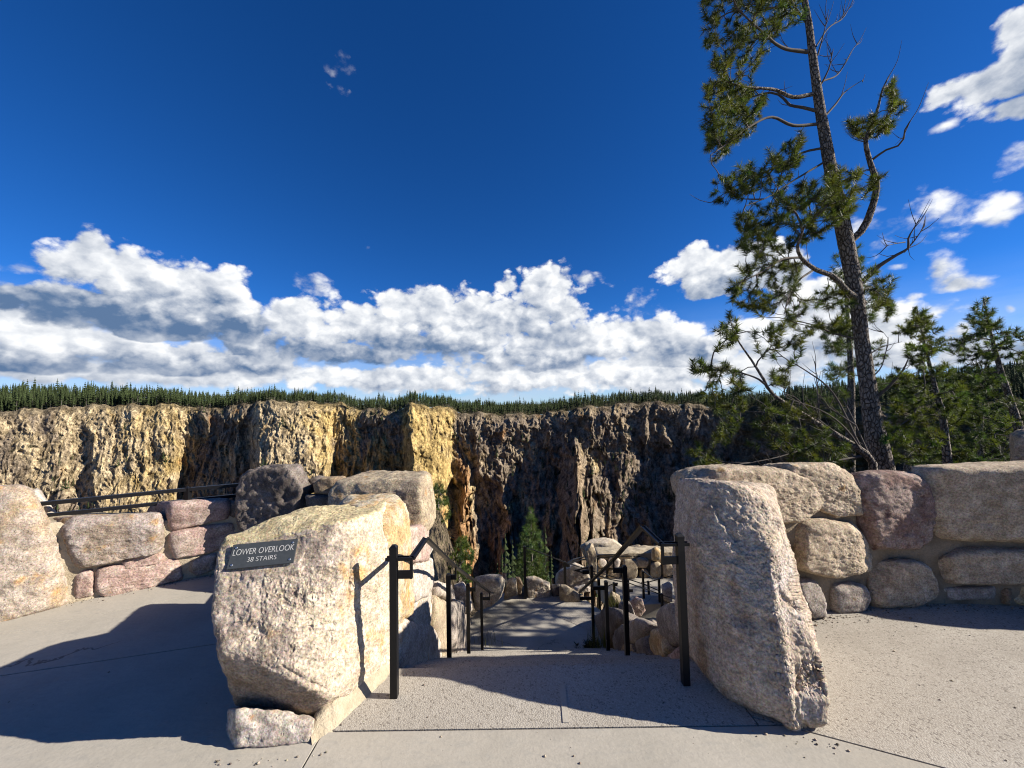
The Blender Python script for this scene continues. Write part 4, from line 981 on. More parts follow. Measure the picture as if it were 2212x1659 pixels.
# ---------------------------------------------------------------- plaque
def bm_box(bm, a, b_, w, h, up=(0, 0, 1), ext=0.0):
    a, b_ = Vector(a), Vector(b_); d = (b_ - a).normalized(); a = a - d * ext; b_ = b_ + d * ext
    up = Vector(up)
    if abs(d.dot(up)) > .98: up = Vector((0, 1, 0))
    s = d.cross(up).normalized(); t = s.cross(d).normalized()
    vs = [bm.verts.new(p + s * (w / 2 * i) + t * (h / 2 * j)) for p in (a, b_) for i, j in ((-1, -1), (1, -1), (1, 1), (-1, 1))]
    F = [bm.faces.new([vs[k] for k in q]) for q in ((3, 2, 1, 0), (4, 5, 6, 7), (0, 1, 5, 4), (1, 2, 6, 5), (2, 3, 7, 6), (3, 0, 4, 7))]
    return F
def bevel_all(bm, off, seg=2):
    bmesh.ops.recalc_face_normals(bm, faces=bm.faces)
    bmesh.ops.bevel(bm, geom=list(bm.edges), offset=off, segments=seg, affect='EDGES', clamp_overlap=True)
def _plate(g, b, t):
    p = pos(g)
    g.val(b.inputs['Base Color'], g.mix(g.noise(p, 60, 3), (0.030, 0.034, 0.036), (0.055, 0.060, 0.062))); b.inputs['Roughness'].default_value = 0.55
PLATE = material('dark_anodised_plate', _plate)
def flat(name, col, rough, metal=0.0):
    def f(g, b, t):
        p = pos(g); n = g.noise(p, 80, 2)
        g.val(b.inputs['Base Color'], g.mix(n, tuple(c * .85 for c in col), tuple(c * 1.1 for c in col))); b.inputs['Roughness'].default_value = rough; b.inputs['Metallic'].default_value = metal
    return material(name, f)
LETTER = flat('engraved_letters', (.46, .45, .42), .6)
SCREW = flat('steel_screw', (.6, .6, .6), .3, 1.0)
pc, pn = plq_fit['c'], plq_fit['n']
def on_plane(x, y, off=0.0):
    v = ray(x, y); t = ((pc + pn * off - EYE) @ pn) / (v @ pn); return EYE + v * t
OFF = .010
q = [on_plane(x, y, OFF) for x, y in PLQ]
ux = ((q[1] - q[0]) + (q[2] - q[3])) / 2; wpl_ = np.linalg.norm(ux); ux /= wpl_
uy = np.cross(pn, ux); uy /= np.linalg.norm(uy); hpl = (abs((q[0] - q[3]) @ uy) + abs((q[1] - q[2]) @ uy)) / 2
ctr = sum(q) / 4
MP = Matrix(((ux[0], uy[0], pn[0], ctr[0]), (ux[1], uy[1], pn[1], ctr[1]), (ux[2], uy[2], pn[2], ctr[2]), (0, 0, 0, 1)))
pl = thing('plaque', 'dark engraved plaque reading LOWER OVERLOOK 38 STAIRS on the pale boulder', 'sign', tuple(ctr))
def local(name, bm_or_me, mat, parent, M=MP):
    me = pydata_bm(bm_or_me, name, mat) if isinstance(bm_or_me, bmesh.types.BMesh) else bm_or_me
    me.transform(Matrix.Translation(-Vector(parent.location)) @ M); return link(name, me, parent)
bm = bmesh.new(); bm_box(bm, (-wpl_ / 2, 0, 0), (wpl_ / 2, 0, 0), hpl, .010, (0, 0, 1)); bevel_all(bm, .0015); local('plate', bm, PLATE, pl)
def text_mesh(txt, size, x, y, width=None, spacing=1.0):
    cu = bpy.data.curves.new('txt', 'FONT'); cu.body = txt; cu.size = size; cu.align_x = 'CENTER'; cu.align_y = 'CENTER'; cu.extrude = .0006; cu.space_character = spacing; cu.offset = -size * .012
    o = bpy.data.objects.new('txt', cu); COL.objects.link(o); dg = bpy.context.evaluated_depsgraph_get(); me = bpy.data.meshes.new_from_object(o.evaluated_get(dg))
    bpy.data.objects.remove(o); bpy.data.curves.remove(cu)
    V = np.array([v.co[:] for v in me.vertices]); w = V[:, 0].max() - V[:, 0].min(); s = (width / w) if width else 1
    me.transform(Matrix.Translation((x, y, .0058)) @ Matrix.Diagonal((s, 1, 1, 1))); me.materials.clear(); me.materials.append(LETTER); me.name = 'lettering'; return me
local('lettering', text_mesh('LOWER OVERLOOK', hpl * .36, .0, hpl * .14, wpl_ * .93), None, pl)
local('lettering', text_mesh('38 STAIRS', hpl * .27, wpl_ * .0, -hpl * .20, wpl_ * .44), None, pl)
for sx, sy in ((-1, 1), (1, 1), (-1, -1), (1, -1)):
    bm = bmesh.new(); bmesh.ops.create_uvsphere(bm, u_segments=10, v_segments=6, radius=.0065)
    for v in bm.verts: v.co = Vector((v.co.x + sx * (wpl_ / 2 - .022), v.co.y + sy * (hpl / 2 - .020), v.co.z * .55 + .006))
    local('screw', bm, SCREW, pl)

# ---------------------------------------------------------------- steel rails
def post_mesh(base, top, w=.041):
    bm = bmesh.new(); a, t = Vector(base), Vector(top)
    bm_box(bm, a - Vector((0, 0, .05)), t - Vector((0, 0, .018)), w, w, (0, 1, 0))
    # chamfered cap
    z0 = t.z - .018; vs = [bm.verts.new((t.x + i * w * .53, t.y + j * w * .53, z0)) for i, j in ((-1, -1), (1, -1), (1, 1), (-1, 1))]
    v2 = [bm.verts.new((t.x + i * w * .53, t.y + j * w * .53, z0 + .010)) for i, j in ((-1, -1), (1, -1), (1, 1), (-1, 1))]
    v3 = [bm.verts.new((t.x + i * w * .25, t.y + j * w * .25, z0 + .024)) for i, j in ((-1, -1), (1, -1), (1, 1), (-1, 1))]
    for A_, B_ in ((vs, v2), (v2, v3)):
        for i in range(4): bm.faces.new((A_[i], A_[(i + 1) % 4], B_[(i + 1) % 4], B_[i]))
    bm.faces.new(v3); bm.faces.new(vs[::-1])
    bmesh.ops.recalc_face_normals(bm, faces=bm.faces); return pydata_bm(bm, 'post', BLACK)
def sweep_mesh(name, pts, w, h, ext=0.0):
    bm = bmesh.new()
    for a, b_ in zip(pts[:-1], pts[1:]): bm_box(bm, a, b_, w, h, (0, 0, 1), min(w, h) * .35 if len(pts) > 2 else ext)
    bmesh.ops.recalc_face_normals(bm, faces=bm.faces); return pydata_bm(bm, name, BLACK)
def rail_mesh(pts, w=.036, h=.010):
    """flat handrail bar with two raised edges"""
    bm = bmesh.new()
    for a, b_ in zip(pts[:-1], pts[1:]):
        bm_box(bm, a, b_, w, h, (0, 0, 1), .006)
        d = (Vector(b_) - Vector(a)).normalized(); s = d.cross(Vector((0, 0, 1))).normalized()
        for k in (-1, 1): bm_box(bm, Vector(a) + s * k * w * .42 + Vector((0, 0, h * .5)), Vector(b_) + s * k * w * .42 + Vector((0, 0, h * .5)), .007, h * 1.6, (0, 0, 1), .005)
    bmesh.ops.recalc_face_normals(bm, faces=bm.faces); return pydata_bm(bm, 'rail', BLACK)
def bracket_mesh(post_pt, side, rail_pt, w=.02, plate=.046):
    bm = bmesh.new(); a = Vector(post_pt); r_ = Vector(rail_pt)
    e = Vector((r_.x, r_.y, a.z))
    bm_box(bm, a, e, .014, plate, (0, 0, 1), .004)
    bm_box(bm, Vector((e.x, e.y, a.z - plate / 2)), Vector((r_.x, r_.y, r_.z - .004)), .014, .022, (0, 1, 0))
    bmesh.ops.recalc_face_normals(bm, faces=bm.faces); return pydata_bm(bm, 'bracket', BLACK)
def sub(o, root): o.data.transform(Matrix.Translation(-Vector(root.location))); return o
def handrail(label, group, posts, rail, side, drop=.09, w=.041):
    root = thing('handrail', label, 'handrail', tuple(posts[0][0]), group)
    rail = [Vector(p) for p in rail]
    sub(link('rail', rail_mesh(rail), root), root)
    for base, top in posts:
        sub(link('post', post_mesh(base, top, w), root), root)
        # rail point nearest to this post
        best = None
        for a, b_ in zip(rail[:-1], rail[1:]):
            ab = b_ - a; t = max(0, min(1, (base[1] - a.y) / ab.y)) if abs(ab.y) > .05 else None
            if t is None: continue
            p = a + ab * t
            if best is None or abs(p.y - base[1]) < abs(best.y - base[1]) - 1e-4: best = p
        if best is None: best = rail[0]
        sub(link('bracket', bracket_mesh((base[0] + side * w / 2, base[1], best.z - drop), side, (best.x - side * .004, base[1], best.z)), root), root)
    return root
V3 = lambda *a: Vector(a)
lp = [((-.725, 2.34, 0), (-.725, 2.34, .865)), (tuple(at(971, 1448, 3.84)), tuple(at(966, 1240, 3.84))), (tuple(at(1013, 1426, 4.88)), tuple(at(1010, 1262, 4.88))), (tuple(at(1042, 1413, 6.12)), tuple(at(1038, 1281, 6.12)))]
lp = [(b_, (b_[0], b_[1], t[2])) for b_, t in lp]
a0 = at(890, 1207, 2.34); zr = a0[2]
lr = [(-.765, 2.34, zr), tuple(a0), (a0[0] + .01, 2.66, zr + .005), tuple(at(985, 1226, 3.84)), tuple(at(1058, 1280, 6.12)), tuple(at(1064, 1281, 6.3))]
handrail('black steel handrail down the left side of the stairs', 'handrails beside the stairs', lp, lr, 1)
rp = [(tuple(gr(1481, 1477)), tuple(at(1464, 1153, 2.40))), (tuple(at(1356, 1436, 3.74)), tuple(at(1344, 1222, 3.74))), (tuple(at(1314, 1416, 4.96)), tuple(at(1305, 1255, 4.96))), (tuple(at(1283, 1402, 6.15)), tuple(at(1277, 1222, 6.15)))]
rp = [(b_, (b_[0], b_[1], t[2])) for b_, t in rp]
b0 = at(1428, 1177, 2.40); zr = b0[2]
rr_ = [(rp[0][0][0] + .05, 2.40, zr), tuple(b0), (b0[0] - .005, 2.72, zr + .005), tuple(at(1317, 1219, 3.9)), tuple(at(1252, 1280, 6.15))]
handrail('black steel handrail down the right side of the stairs', 'handrails beside the stairs', rp, rr_, -1)
def rail_thing(name, label, cat, posts, rails, w=.05, rw=.035, rh=.02, extra=(), group=None):
    root = thing(name, label, cat, tuple(posts[0][0]) if posts else tuple(rails[0][0]), group)
    for b_, t in posts: sub(link('post', post_mesh(b_, t, w), root), root)
    for i, r_ in enumerate(rails): sub(link('rail', sweep_mesh('rail', [Vector(p) for p in r_], rw if i == 0 else rw * .7, rh), root), root)
    for nm, a, b_, ww, hh in extra: sub(link(nm, sweep_mesh(nm, [Vector(a), Vector(b_)], ww, hh), root), root)
    return root
P_ = lambda x, y0, y1, d: ((tuple(at(x, y1, d))), (at(x, y1, d)[0], at(x, y1, d)[1], at(x, y0, d)[2]))
T = lambda *q_: [tuple(at(x, y, d)) for x, y, d in q_]
rail_thing('handrail', 'slim black handrail behind the landing with one tall post by the boulders', 'handrail', [P_(1135, 1180, 1288, 7.8), P_(1222, 1213, 1302, 8.4)],
           [T((1137, 1184, 7.8), (1152, 1188, 8.0), (1222, 1215, 8.4), (1275, 1232, 9.2), (1336, 1249, 10.2))], extra=[('bracket', at(1222, 1221, 8.4), at(1231, 1222, 8.4), .015, .06)])
rail_thing('handrail', 'black handrail starting at the tall landing post beside the lower steps', 'handrail', [P_(1295, 1250, 1312, 7.6), P_(1358, 1250, 1312, 8.6), P_(1431, 1282, 1318, 9.2)],
           [T((1268, 1238, 6.2), (1243, 1232, 6.35), (1270, 1225, 6.2)), T((1270, 1236, 6.3), (1316, 1251, 7.6), (1360, 1260, 8.6), (1427, 1284, 9.2), (1457, 1294, 9.6))], rw=.035, extra=[('bracket', at(1258, 1236, 6.15), at(1272, 1236, 6.15), .015, .06), ('bracket', at(1358, 1276, 8.6), at(1367, 1276, 8.6), .015, .06)])
rail_thing('handrail', 'far black handrail with paired posts on the lower terrace', 'handrail', [P_(1391, 1233, 1303, 10.2), P_(1402, 1255, 1300, 10.4), P_(1425, 1250, 1296, 10.0)],
           [T((1391, 1235, 10.2), (1406, 1246, 9.8), (1409, 1249, 9.7)), T((1386, 1258, 10.4), (1402, 1257, 10.4), (1456, 1242, 9.9)), T((1360, 1252, 10.8), (1391, 1262, 10.4), (1426, 1277, 9.9))], rw=.03)
rail_thing('handrail', 'short black handrail crossing the pale lower path', 'handrail', [P_(1327, 1258, 1284, 9.0)], [T((1311, 1267, 9.2), (1327, 1260, 9.0), (1334, 1260, 9.0))], rw=.03, extra=[('bracket', at(1327, 1263, 9.0), at(1334, 1264, 9.0), .015, .05)])
rail_thing('guard_rail', 'curved two-bar black guard rail on top of the terrace wall', 'railing', [P_(1291, 1199, 1212, 11.5), P_(1405, 1195, 1210, 11.6)],
           [T((1225, 1217, 10.4), (1237, 1209, 10.6), (1252, 1205, 10.9), (1268, 1202, 11.2), (1290, 1199, 11.5), (1349, 1196, 11.6), (1406, 1196, 11.6)), T((1228, 1219, 10.4), (1239, 1213, 10.6), (1268, 1207, 11.2), (1292, 1204, 11.5), (1406, 1201, 11.6))], w=.04, rw=.05)
rail_thing('guard_rail', 'two-bar black guard rail above the pink and tan left parapet', 'railing', [P_(405, 1053, 1092, 4.3), P_(20, 1095, 1135, 3.55)],
           [T((20, 1095, 3.55), (80, 1089, 3.68), (405, 1057, 4.3), (530, 1046, 4.55)), T((20, 1121, 3.55), (95, 1114, 3.68), (405, 1081, 4.3), (535, 1068, 4.55))], w=.05, rw=.05, rh=.035, extra=[('baluster', at(487, 1051, 4.46), at(487, 1066, 4.46), .01, .01)])

# ---------------------------------------------------------------- pines
def _needle(g, b, t):
    p = pos(g); n = g.noise(p, 3.0, 3)
    c = g.mix(1.0, tint(g), g.mix(n, (.75, .75, .75), (1.25, 1.25, 1.25)), 'MULTIPLY')
    g.val(b.inputs['Base Color'], c); b.inputs['Roughness'].default_value = .55; b.inputs['Specular IOR Level'].default_value = .3
    tr = t.nodes.new('ShaderNodeBsdfTranslucent'); g.val(tr.inputs['Color'], g.mix(1.0, c, (1.3, 1.25, .6), 'MULTIPLY'))
    mx = t.nodes.new('ShaderNodeMixShader'); mx.inputs[0].default_value = .35
    t.links.new(b.outputs[0], mx.inputs[1]); t.links.new(tr.outputs[0], mx.inputs[2])
    t.links.new(mx.outputs[0], [n_ for n_ in t.nodes if n_.type == 'OUTPUT_MATERIAL'][0].inputs[0])
NEEDLE = material('pine_needles', _needle)
def _bark(g, b, t):
    p = pos(g); v = g.v('MULTIPLY', p, (1, 1, .45))
    e = g.voro(g.v('ADD', v, g.v('SCALE', g.noise(v, 14, 3, out=1), .05)), 26.0, 'DISTANCE_TO_EDGE', 0); n = g.noise(p, 22, 5, .65)
    c = g.mix(g.ss(e, .02, .16), (.060, .050, .042), (.27, .235, .20)); c = g.mix(g.ss(n, .4, .7), c, (.17, .14, .115))
    g.val(b.inputs['Base Color'], c); b.inputs['Roughness'].default_value = .95; b.inputs['Specular IOR Level'].default_value = .1
    g.val(b.inputs['Normal'], g.bump(g.m('ADD', g.ss(e, 0, .16), g.m('MULTIPLY', n, .6)), 1.0, .025))
BARK = material('scaly_bark', _bark)
def _twig(g, b, t):
    p = pos(g); n = g.noise(p, 18, 4)
    g.val(b.inputs['Base Color'], g.mix(n, (.050, .041, .034), (.145, .125, .108))); b.inputs['Roughness'].default_value = .9; b.inputs['Specular IOR Level'].default_value = .15
TWIG = material('grey_twigs', _twig)

def spline(P, step=.12):
    """Catmull-Rom through points, resampled"""
    P = np.asarray(P, float)
    Q = np.concatenate([[2 * P[0] - P[1]], P, [2 * P[-1] - P[-2]]]); out = []
    for i in range(1, len(Q) - 2):
        p0, p1, p2, p3 = Q[i - 1:i + 3]; n = max(1, int(np.linalg.norm(p2 - p1) / step))
        t = np.linspace(0, 1, n, endpoint=False)[:, None]
        out.append(.5 * (2 * p1 + (p2 - p0) * t + (2 * p0 - 5 * p1 + 4 * p2 - p3) * t ** 2 + (3 * p1 - p0 - 3 * p2 + p3) * t ** 3))
    out.append(Q[-2][None]); return np.concatenate(out)
def tube(P, Rr, sides=6, lump=0.0, seed=0):
    P = np.asarray(P, float); Rr = np.asarray(Rr, float); n = len(P)
    T_ = np.gradient(P, axis=0); T_ /= np.maximum(np.linalg.norm(T_, axis=1), 1e-9)[:, None]
    ref = np.where(np.abs(T_[:, 2:3]) > .9, np.array([[1., 0, 0]]), np.array([[0, 0, 1.]]))
    ref = np.broadcast_to(np.array([1., 0, 0]) if abs(T_[:, 2]).mean() > .7 else np.array([0, 0, 1.]), T_.shape)
    A = np.cross(T_, ref); A /= np.maximum(np.linalg.norm(A, axis=1), 1e-9)[:, None]; Bn = np.cross(T_, A)
    a = np.linspace(0, 2 * math.pi, sides, endpoint=False)
    V = P[:, None] + (A[:, None] * np.cos(a)[None, :, None] + Bn[:, None] * np.sin(a)[None, :, None]) * Rr[:, None, None]
    V = V.reshape(-1, 3)
    if lump:
        d = fbm(V / .18, 4, .6, seed) * lump + fbm(V / .05, 3, .6, seed + 2, True) * lump * .35; c = np.repeat(P, sides, 0); V = V + (V - c) * d[:, None]
    i = np.arange(n - 1)[:, None] * sides + np.arange(sides)[None]; j = np.arange(n - 1)[:, None] * sides + (np.arange(sides)[None] + 1) % sides
    return V, np.stack([i, j, j + sides, i + sides], 2).reshape(-1, 4)
def join(parts):
    Vs, Fs, o = [], [], 0
    for V, Fc in parts: Vs.append(V); Fs.append(Fc + o); o += len(V)
    return np.concatenate(Vs), np.concatenate(Fs)
def tufts(P, Dr, r, size=.11, nn=60, wid=.0062, col=(.066, .084, .017)):
    """needle brushes: P centres (N,3), Dr directions; three-cornered blades"""
    N = len(P); nrm = lambda a: a / np.maximum(np.linalg.norm(a, axis=-1, keepdims=True), 1e-9)
    Dr = nrm(Dr); sz = size * r.uniform(.75, 1.3, N)[:, None, None]
    t = r.random((N, nn, 1)); rad = nrm(r.normal(size=(N, nn, 3))); rad = nrm(rad - (rad * Dr[:, None]).sum(2, keepdims=True) * Dr[:, None])
    base = P[:, None] + Dr[:, None] * (t - .65) * sz * 1.25
    dirn = nrm(Dr[:, None] * (.15 + .65 * t) + rad * r.uniform(.7, 1.1, (N, nn, 1)))
    tip = base + dirn * sz * r.uniform(.55, .8, (N, nn, 1))
    side = nrm(np.cross(dirn, r.normal(size=(N, nn, 3)))) * wid * r.uniform(.8, 1.3, (N, nn, 1))
    V = np.stack([base - side, base + side, tip], 2).reshape(-1, 3)
    F_ = np.arange(N * nn * 3).reshape(-1, 3)
    c = np.array(col)[None, None] * r.uniform(.6, 1.5, (N, 1, 1)) * r.uniform(.8, 1.2, (N, nn, 1)); c = c * (1 + np.array([.35, .10, -.1]) * r.normal(size=(N, 1, 1)) * .5)
    c = np.clip(np.repeat(c.reshape(-1, 3), 3, 0), .005, .3)
    return V, F_, c
def in_poly(poly, n, r):
    poly = np.array(poly, float); lo_, hi_ = poly.min(0), poly.max(0); out = []
    while len(out) < n:
        p = lo_ + (hi_ - lo_) * r.random(2); c = False; j = len(poly) - 1
        for i in range(len(poly)):
            if (poly[i][1] > p[1]) != (poly[j][1] > p[1]) and p[0] < (poly[j][0] - poly[i][0]) * (p[1] - poly[i][1]) / (poly[j][1] - poly[i][1]) + poly[i][0]: c = not c
            j = i
        if c: out.append(p)
    return np.array(out)
def grow_twigs(seeds, att, r, r0=.0035, alpha=.35, sag=.25):
    """seeds: list of (points, is_limb); att: tip points. returns tubes, tips, tip directions"""
    pos_ = [p for P in seeds for p in P]; S = np.array(pos_); par = -np.ones(len(S), int); plen = np.zeros(len(S)); k = 0
    dirs_ = np.zeros((len(S), 3))
    for P in seeds:
        n = len(P); T_ = np.gradient(np.asarray(P), axis=0); dirs_[k:k + n] = T_ / np.maximum(np.linalg.norm(T_, axis=1), 1e-9)[:, None]; k += n
    att = np.asarray(att); d0 = np.array([np.min(((S - a) ** 2).sum(1)) for a in att]); order = np.argsort(d0)
    cnt = np.ones(len(S)); chains = []
    cap = len(S) + len(att) * 14; Sx = np.zeros((cap, 3)); Dx = np.zeros((cap, 3)); Lx = np.zeros(cap); ns = len(S); Sx[:ns] = S; Dx[:ns] = dirs_
    cnts = np.zeros(cap); parent = -np.ones(cap, int)
    for oi in order:
        a = att[oi]; dv = a - Sx[:ns]; L = np.linalg.norm(dv, axis=1); cs = (dv * Dx[:ns]).sum(1) / np.maximum(L, 1e-6)
        j = int(np.argmin(L * (1.15 - .35 * cs) + alpha * Lx[:ns])); L = L[j]
        if L < .03: continue
        n = int(min(12, max(3, L / .10))); dirn = dv[j] / L
        t0 = dirn * .7 + Dx[j] * .6 + r.normal(size=3) * .12; t0 /= np.linalg.norm(t0); t1 = dirn + np.array([0, 0, sag * 1.6]) + r.normal(size=3) * .15; t1 /= np.linalg.norm(t1)
        p0, p1, p2, p3 = Sx[j], Sx[j] + t0 * L * .38, a - t1 * L * .34, a
        t = np.linspace(0, 1, n + 1)[1:, None]
        C = (1 - t) ** 3 * p0 + 3 * (1 - t) ** 2 * t * p1 + 3 * (1 - t) * t * t * p2 + t ** 3 * p3
        C[:-1] += r.normal(size=(n - 1, 3)) * .008
        idx = np.arange(ns, ns + n); Sx[idx] = C; full = np.concatenate([[Sx[j]], C]); dd_ = np.diff(full, axis=0); l = np.linalg.norm(dd_, axis=1); Dx[idx] = dd_ / np.maximum(l, 1e-9)[:, None]
        Lx[idx] = Lx[j] + np.cumsum(l); parent[idx] = np.concatenate([[j], idx[:-1]]); cnts[idx[-1]] += 1
        chains.append((j, idx)); ns += n
    for i in range(ns - 1, -1, -1):
        if parent[i] >= 0: cnts[parent[i]] += cnts[i]
    parts = []; tips = []; td = []
    for j, idx in chains:
        P = np.concatenate([[Sx[j]], Sx[idx]]); Rr = r0 * np.maximum(cnts[np.concatenate([[idx[0]], idx])], 1) ** .45; Rr = Rr * np.linspace(1.15, .8, len(Rr))
        parts.append(tube(P, Rr, 5)); tips.append(Sx[idx[-1]]); td.append(Dx[idx[-1]])
        if len(idx) > 4 and r.random() < .8: k = idx[-1 - int(r.integers(1, 3))]; tips.append(Sx[k] + r.normal(size=3) * .02); td.append(Dx[k] + r.normal(size=3) * .5)
    return parts, np.array(tips), np.array(td)
def px_line(pts, d0, d1=None, step=.12):
    n = len(pts); d1 = d0 if d1 is None else d1
    return spline([at(x, y, d0 + (d1 - d0) * i / max(1, n - 1)) for i, (x, y) in enumerate(pts)], step)
def taper(n, a, b_, pw=1.0): return a + (b_ - a) * np.linspace(0, 1, n) ** pw
def bare_twigs(P, r, n, length, parts, spread=1.0):
    for _ in range(n):
        i = int(r.integers(len(P) // 4, len(P))); d = P[min(i + 1, len(P) - 1)] - P[max(i - 1, 0)]; d = d / max(np.linalg.norm(d), 1e-6)
        dr = d * .6 + r.normal(size=3) * .6 * spread + np.array([0, 0, .35]); dr /= np.linalg.norm(dr); L = length * r.uniform(.4, 1.2)
        q_ = spline([P[i], P[i] + dr * L * .5 + r.normal(size=3) * .04 * L, P[i] + dr * L + np.array([0, 0, .2 * L])], .06)
        parts.append(tube(q_, taper(len(q_), .007, .002), 4))
def pine(label, name, group, trunk, r_tr, limbs, regions, depth, seed, dspread=.5, tuft=.11, nn=60, dead=(), col=(.066, .084, .017), sides=14, base=None, lump=.10, wid=.0030, extra_twigs=0, r0=.0035, cpt=1, fill=1.0):
    """trunk: world points; limbs: list of (points, r0, r1); regions: (poly, count); dead: bare limbs"""
    r = np.random.default_rng(seed)
    tr = np.asarray(trunk); root = thing(name, label, 'tree', tuple(tr[0]), group)
    V, Fc = tube(tr, r_tr, sides, lump, seed); sub(link('trunk', new_mesh('trunk', V, Fc, BARK), root), root)
    for P, a, b_ in limbs:
        V, Fc = tube(P, taper(len(P), a, b_), 8, .08, seed + 3); sub(link('branch', new_mesh('branch', V, Fc, TWIG if a < .03 else BARK), root), root)
    for P, a, b_, ntw in dead:
        parts = [tube(P, taper(len(P), a, b_), 6, .05, seed + 5)]; bare_twigs(P, r, ntw, .35, parts)
        V, Fc = join(parts); sub(link('bare_branch', new_mesh('bare_branch', V, Fc, TWIG), root), root)
    att = []
    for reg in regions:
        poly, n = reg[:2]; n = int(n * fill); dd = reg[2] if len(reg) > 2 else depth
        q_ = in_poly(poly, n, r); ds = dd + np.clip(r.normal(size=n) * dspread, -1.6 * dspread, 1.6 * dspread)
        att += [at(x, y, d) for (x, y), d in zip(q_, ds)]
    seeds = [tr[len(tr) // 10:]] + [P[2:] for P, a, b_ in limbs]
    parts, tips, td = grow_twigs(seeds, att, r, r0)
    for _ in range(extra_twigs):
        parts_ = []; 
    if extra_twigs:
        for P, a, b_ in limbs: bare_twigs(P, r, extra_twigs, .4, parts)
    V, Fc = join(parts); stuff(sub(link('twigs', new_mesh('twigs', V, Fc, TWIG), root), root))
    if cpt > 1:
        tips = np.concatenate([tips] + [tips + r.normal(size=tips.shape) * tuft * .55 for _ in range(cpt - 1)]); td = np.concatenate([td] + [td + r.normal(size=td.shape) * .4 for _ in range(cpt - 1)])
    V, Fc, c = tufts(tips, td + np.array([0, 0, .35]), r, tuft, nn, wid, col)
    stuff(sub(link('crown', new_mesh('crown', V, Fc, NEEDLE, c, smooth=False), root), root))
    return root
DP = 6.0
tk = [(1912, 1060), (1904, 1007), (1885, 905), (1875, 837), (1861, 734), (1851, 649), (1839, 581), (1825, 512), (1815, 461), (1796, 375), (1784, 307), (1772, 239), (1762, 171), (1753, 102), (1747, 51), (1738, 0), (1728, -70), (1715, -160), (1705, -260), (1700, -330)]
tw_ = [64, 54, 43, 39, 34, 33, 37, 38, 36, 31, 28, 25, 22, 19, 17, 15, 12, 9, 5, 2]
tr = px_line(tk, DP, DP, .10); n_ = len(tk)
# width along the resampled trunk by height
zk = np.array([at(x, y, DP)[2] for x, y in tk]); rk = np.array([w * DP / FPX / 2 * .76 for w in tw_])
rt = np.interp(tr[:, 2], zk, rk)
base_pt = np.array([[tr[0][0] + .08, tr[0][1], -3.8]]); tr = np.concatenate([base_pt, tr]); rt = np.concatenate([[rt[0] * 1.2], rt])
LM = [([(1745, 112), (1699, 106), (1672, 92), (1655, 75), (1625, 50), (1590, 15)], -.6, .040, .010), ([(1757, 203), (1713, 210), (1678, 195), (1651, 191), (1610, 188), (1565, 175)], -.4, .045, .009), ([(1765, 240), (1733, 232), (1706, 227), (1692, 212), (1665, 200), (1610, 215), (1555, 250)], .6, .034, .008),
      ([(1766, 268), (1713, 271), (1668, 253), (1625, 270), (1570, 310), (1535, 335)], -.7, .034, .008), ([(1776, 320), (1733, 330), (1685, 358), (1630, 380), (1580, 408), (1535, 438)], .3, .026, .006), ([(1784, 348), (1716, 389), (1660, 425), (1610, 445)], -.5, .022, .006),
      ([(1840, 518), (1860, 500), (1873, 478), (1890, 427), (1893, 393), (1880, 352), (1870, 307), (1880, 275), (1893, 246), (1907, 191), (1920, 165)], -.35, .075, .012), ([(1884, 345), (1914, 324), (1940, 315), (1952, 300), (1955, 280), (1966, 262)], -.5, .026, .010),
      ([(1866, 656), (1829, 629), (1801, 598), (1760, 581), (1730, 556), (1723, 530), (1733, 500), (1722, 465), (1702, 440)], -.8, .070, .012), ([(1760, 581), (1722, 608), (1703, 640), (1695, 678)], -.9, .024, .008), ([(1730, 556), (1690, 560), (1650, 585), (1600, 610)], -.6, .026, .007), ([(1800, 400), (1740, 440), (1690, 470), (1640, 500), (1600, 520)], .5, .03, .007),
      ([(1752, 60), (1720, 20), (1690, -30), (1650, -60)], .3, .032, .008), ([(1860, 735), (1800, 720), (1750, 700), (1700, 690)], .5, .024, .006)]
limbs = []
for q_, dz_, a, b_ in LM:
    limbs.append((px_line(q_, DP, DP + dz_, .09), a * .74, b_ * .8))
DD = [([(1855, 615), (1877, 596), (1900, 574), (1938, 550), (1962, 536), (1962, 515), (1979, 485)], -.3, .038, .006, 8), ([(1953, 545), (1975, 520), (1996, 490)], -.3, .012, .004, 5), ([(1955, 523), (1930, 527), (1912, 532)], -.3, .010, .003, 4),
      ([(1783, 250), (1805, 225), (1826, 198), (1863, 173)], .2, .018, .004, 3), ([(1772, 185), (1790, 150), (1800, 105)], -.3, .014, .004, 5), ([(1778, 175), (1810, 160), (1840, 110), (1852, 95)], .4, .014, .003, 8), ([(1763, 100), (1790, 60), (1820, 40), (1838, 10)], .3, .014, .003, 9), ([(1766, 120), (1780, 70), (1790, 20)], -.2, .012, .003, 6),
      ([(1885, 865), (1920, 835), (1950, 800), (1962, 775)], -.4, .030, .006, 4), ([(1870, 770), (1905, 750), (1948, 738)], .2, .012, .003, 2), ([(1878, 820), (1905, 790), (1918, 730), (1908, 718)], .1, .010, .003, 5)]
dead = [(px_line(q_, DP, DP + dz_, .07), a, b_, k) for q_, dz_, a, b_, k in DD]
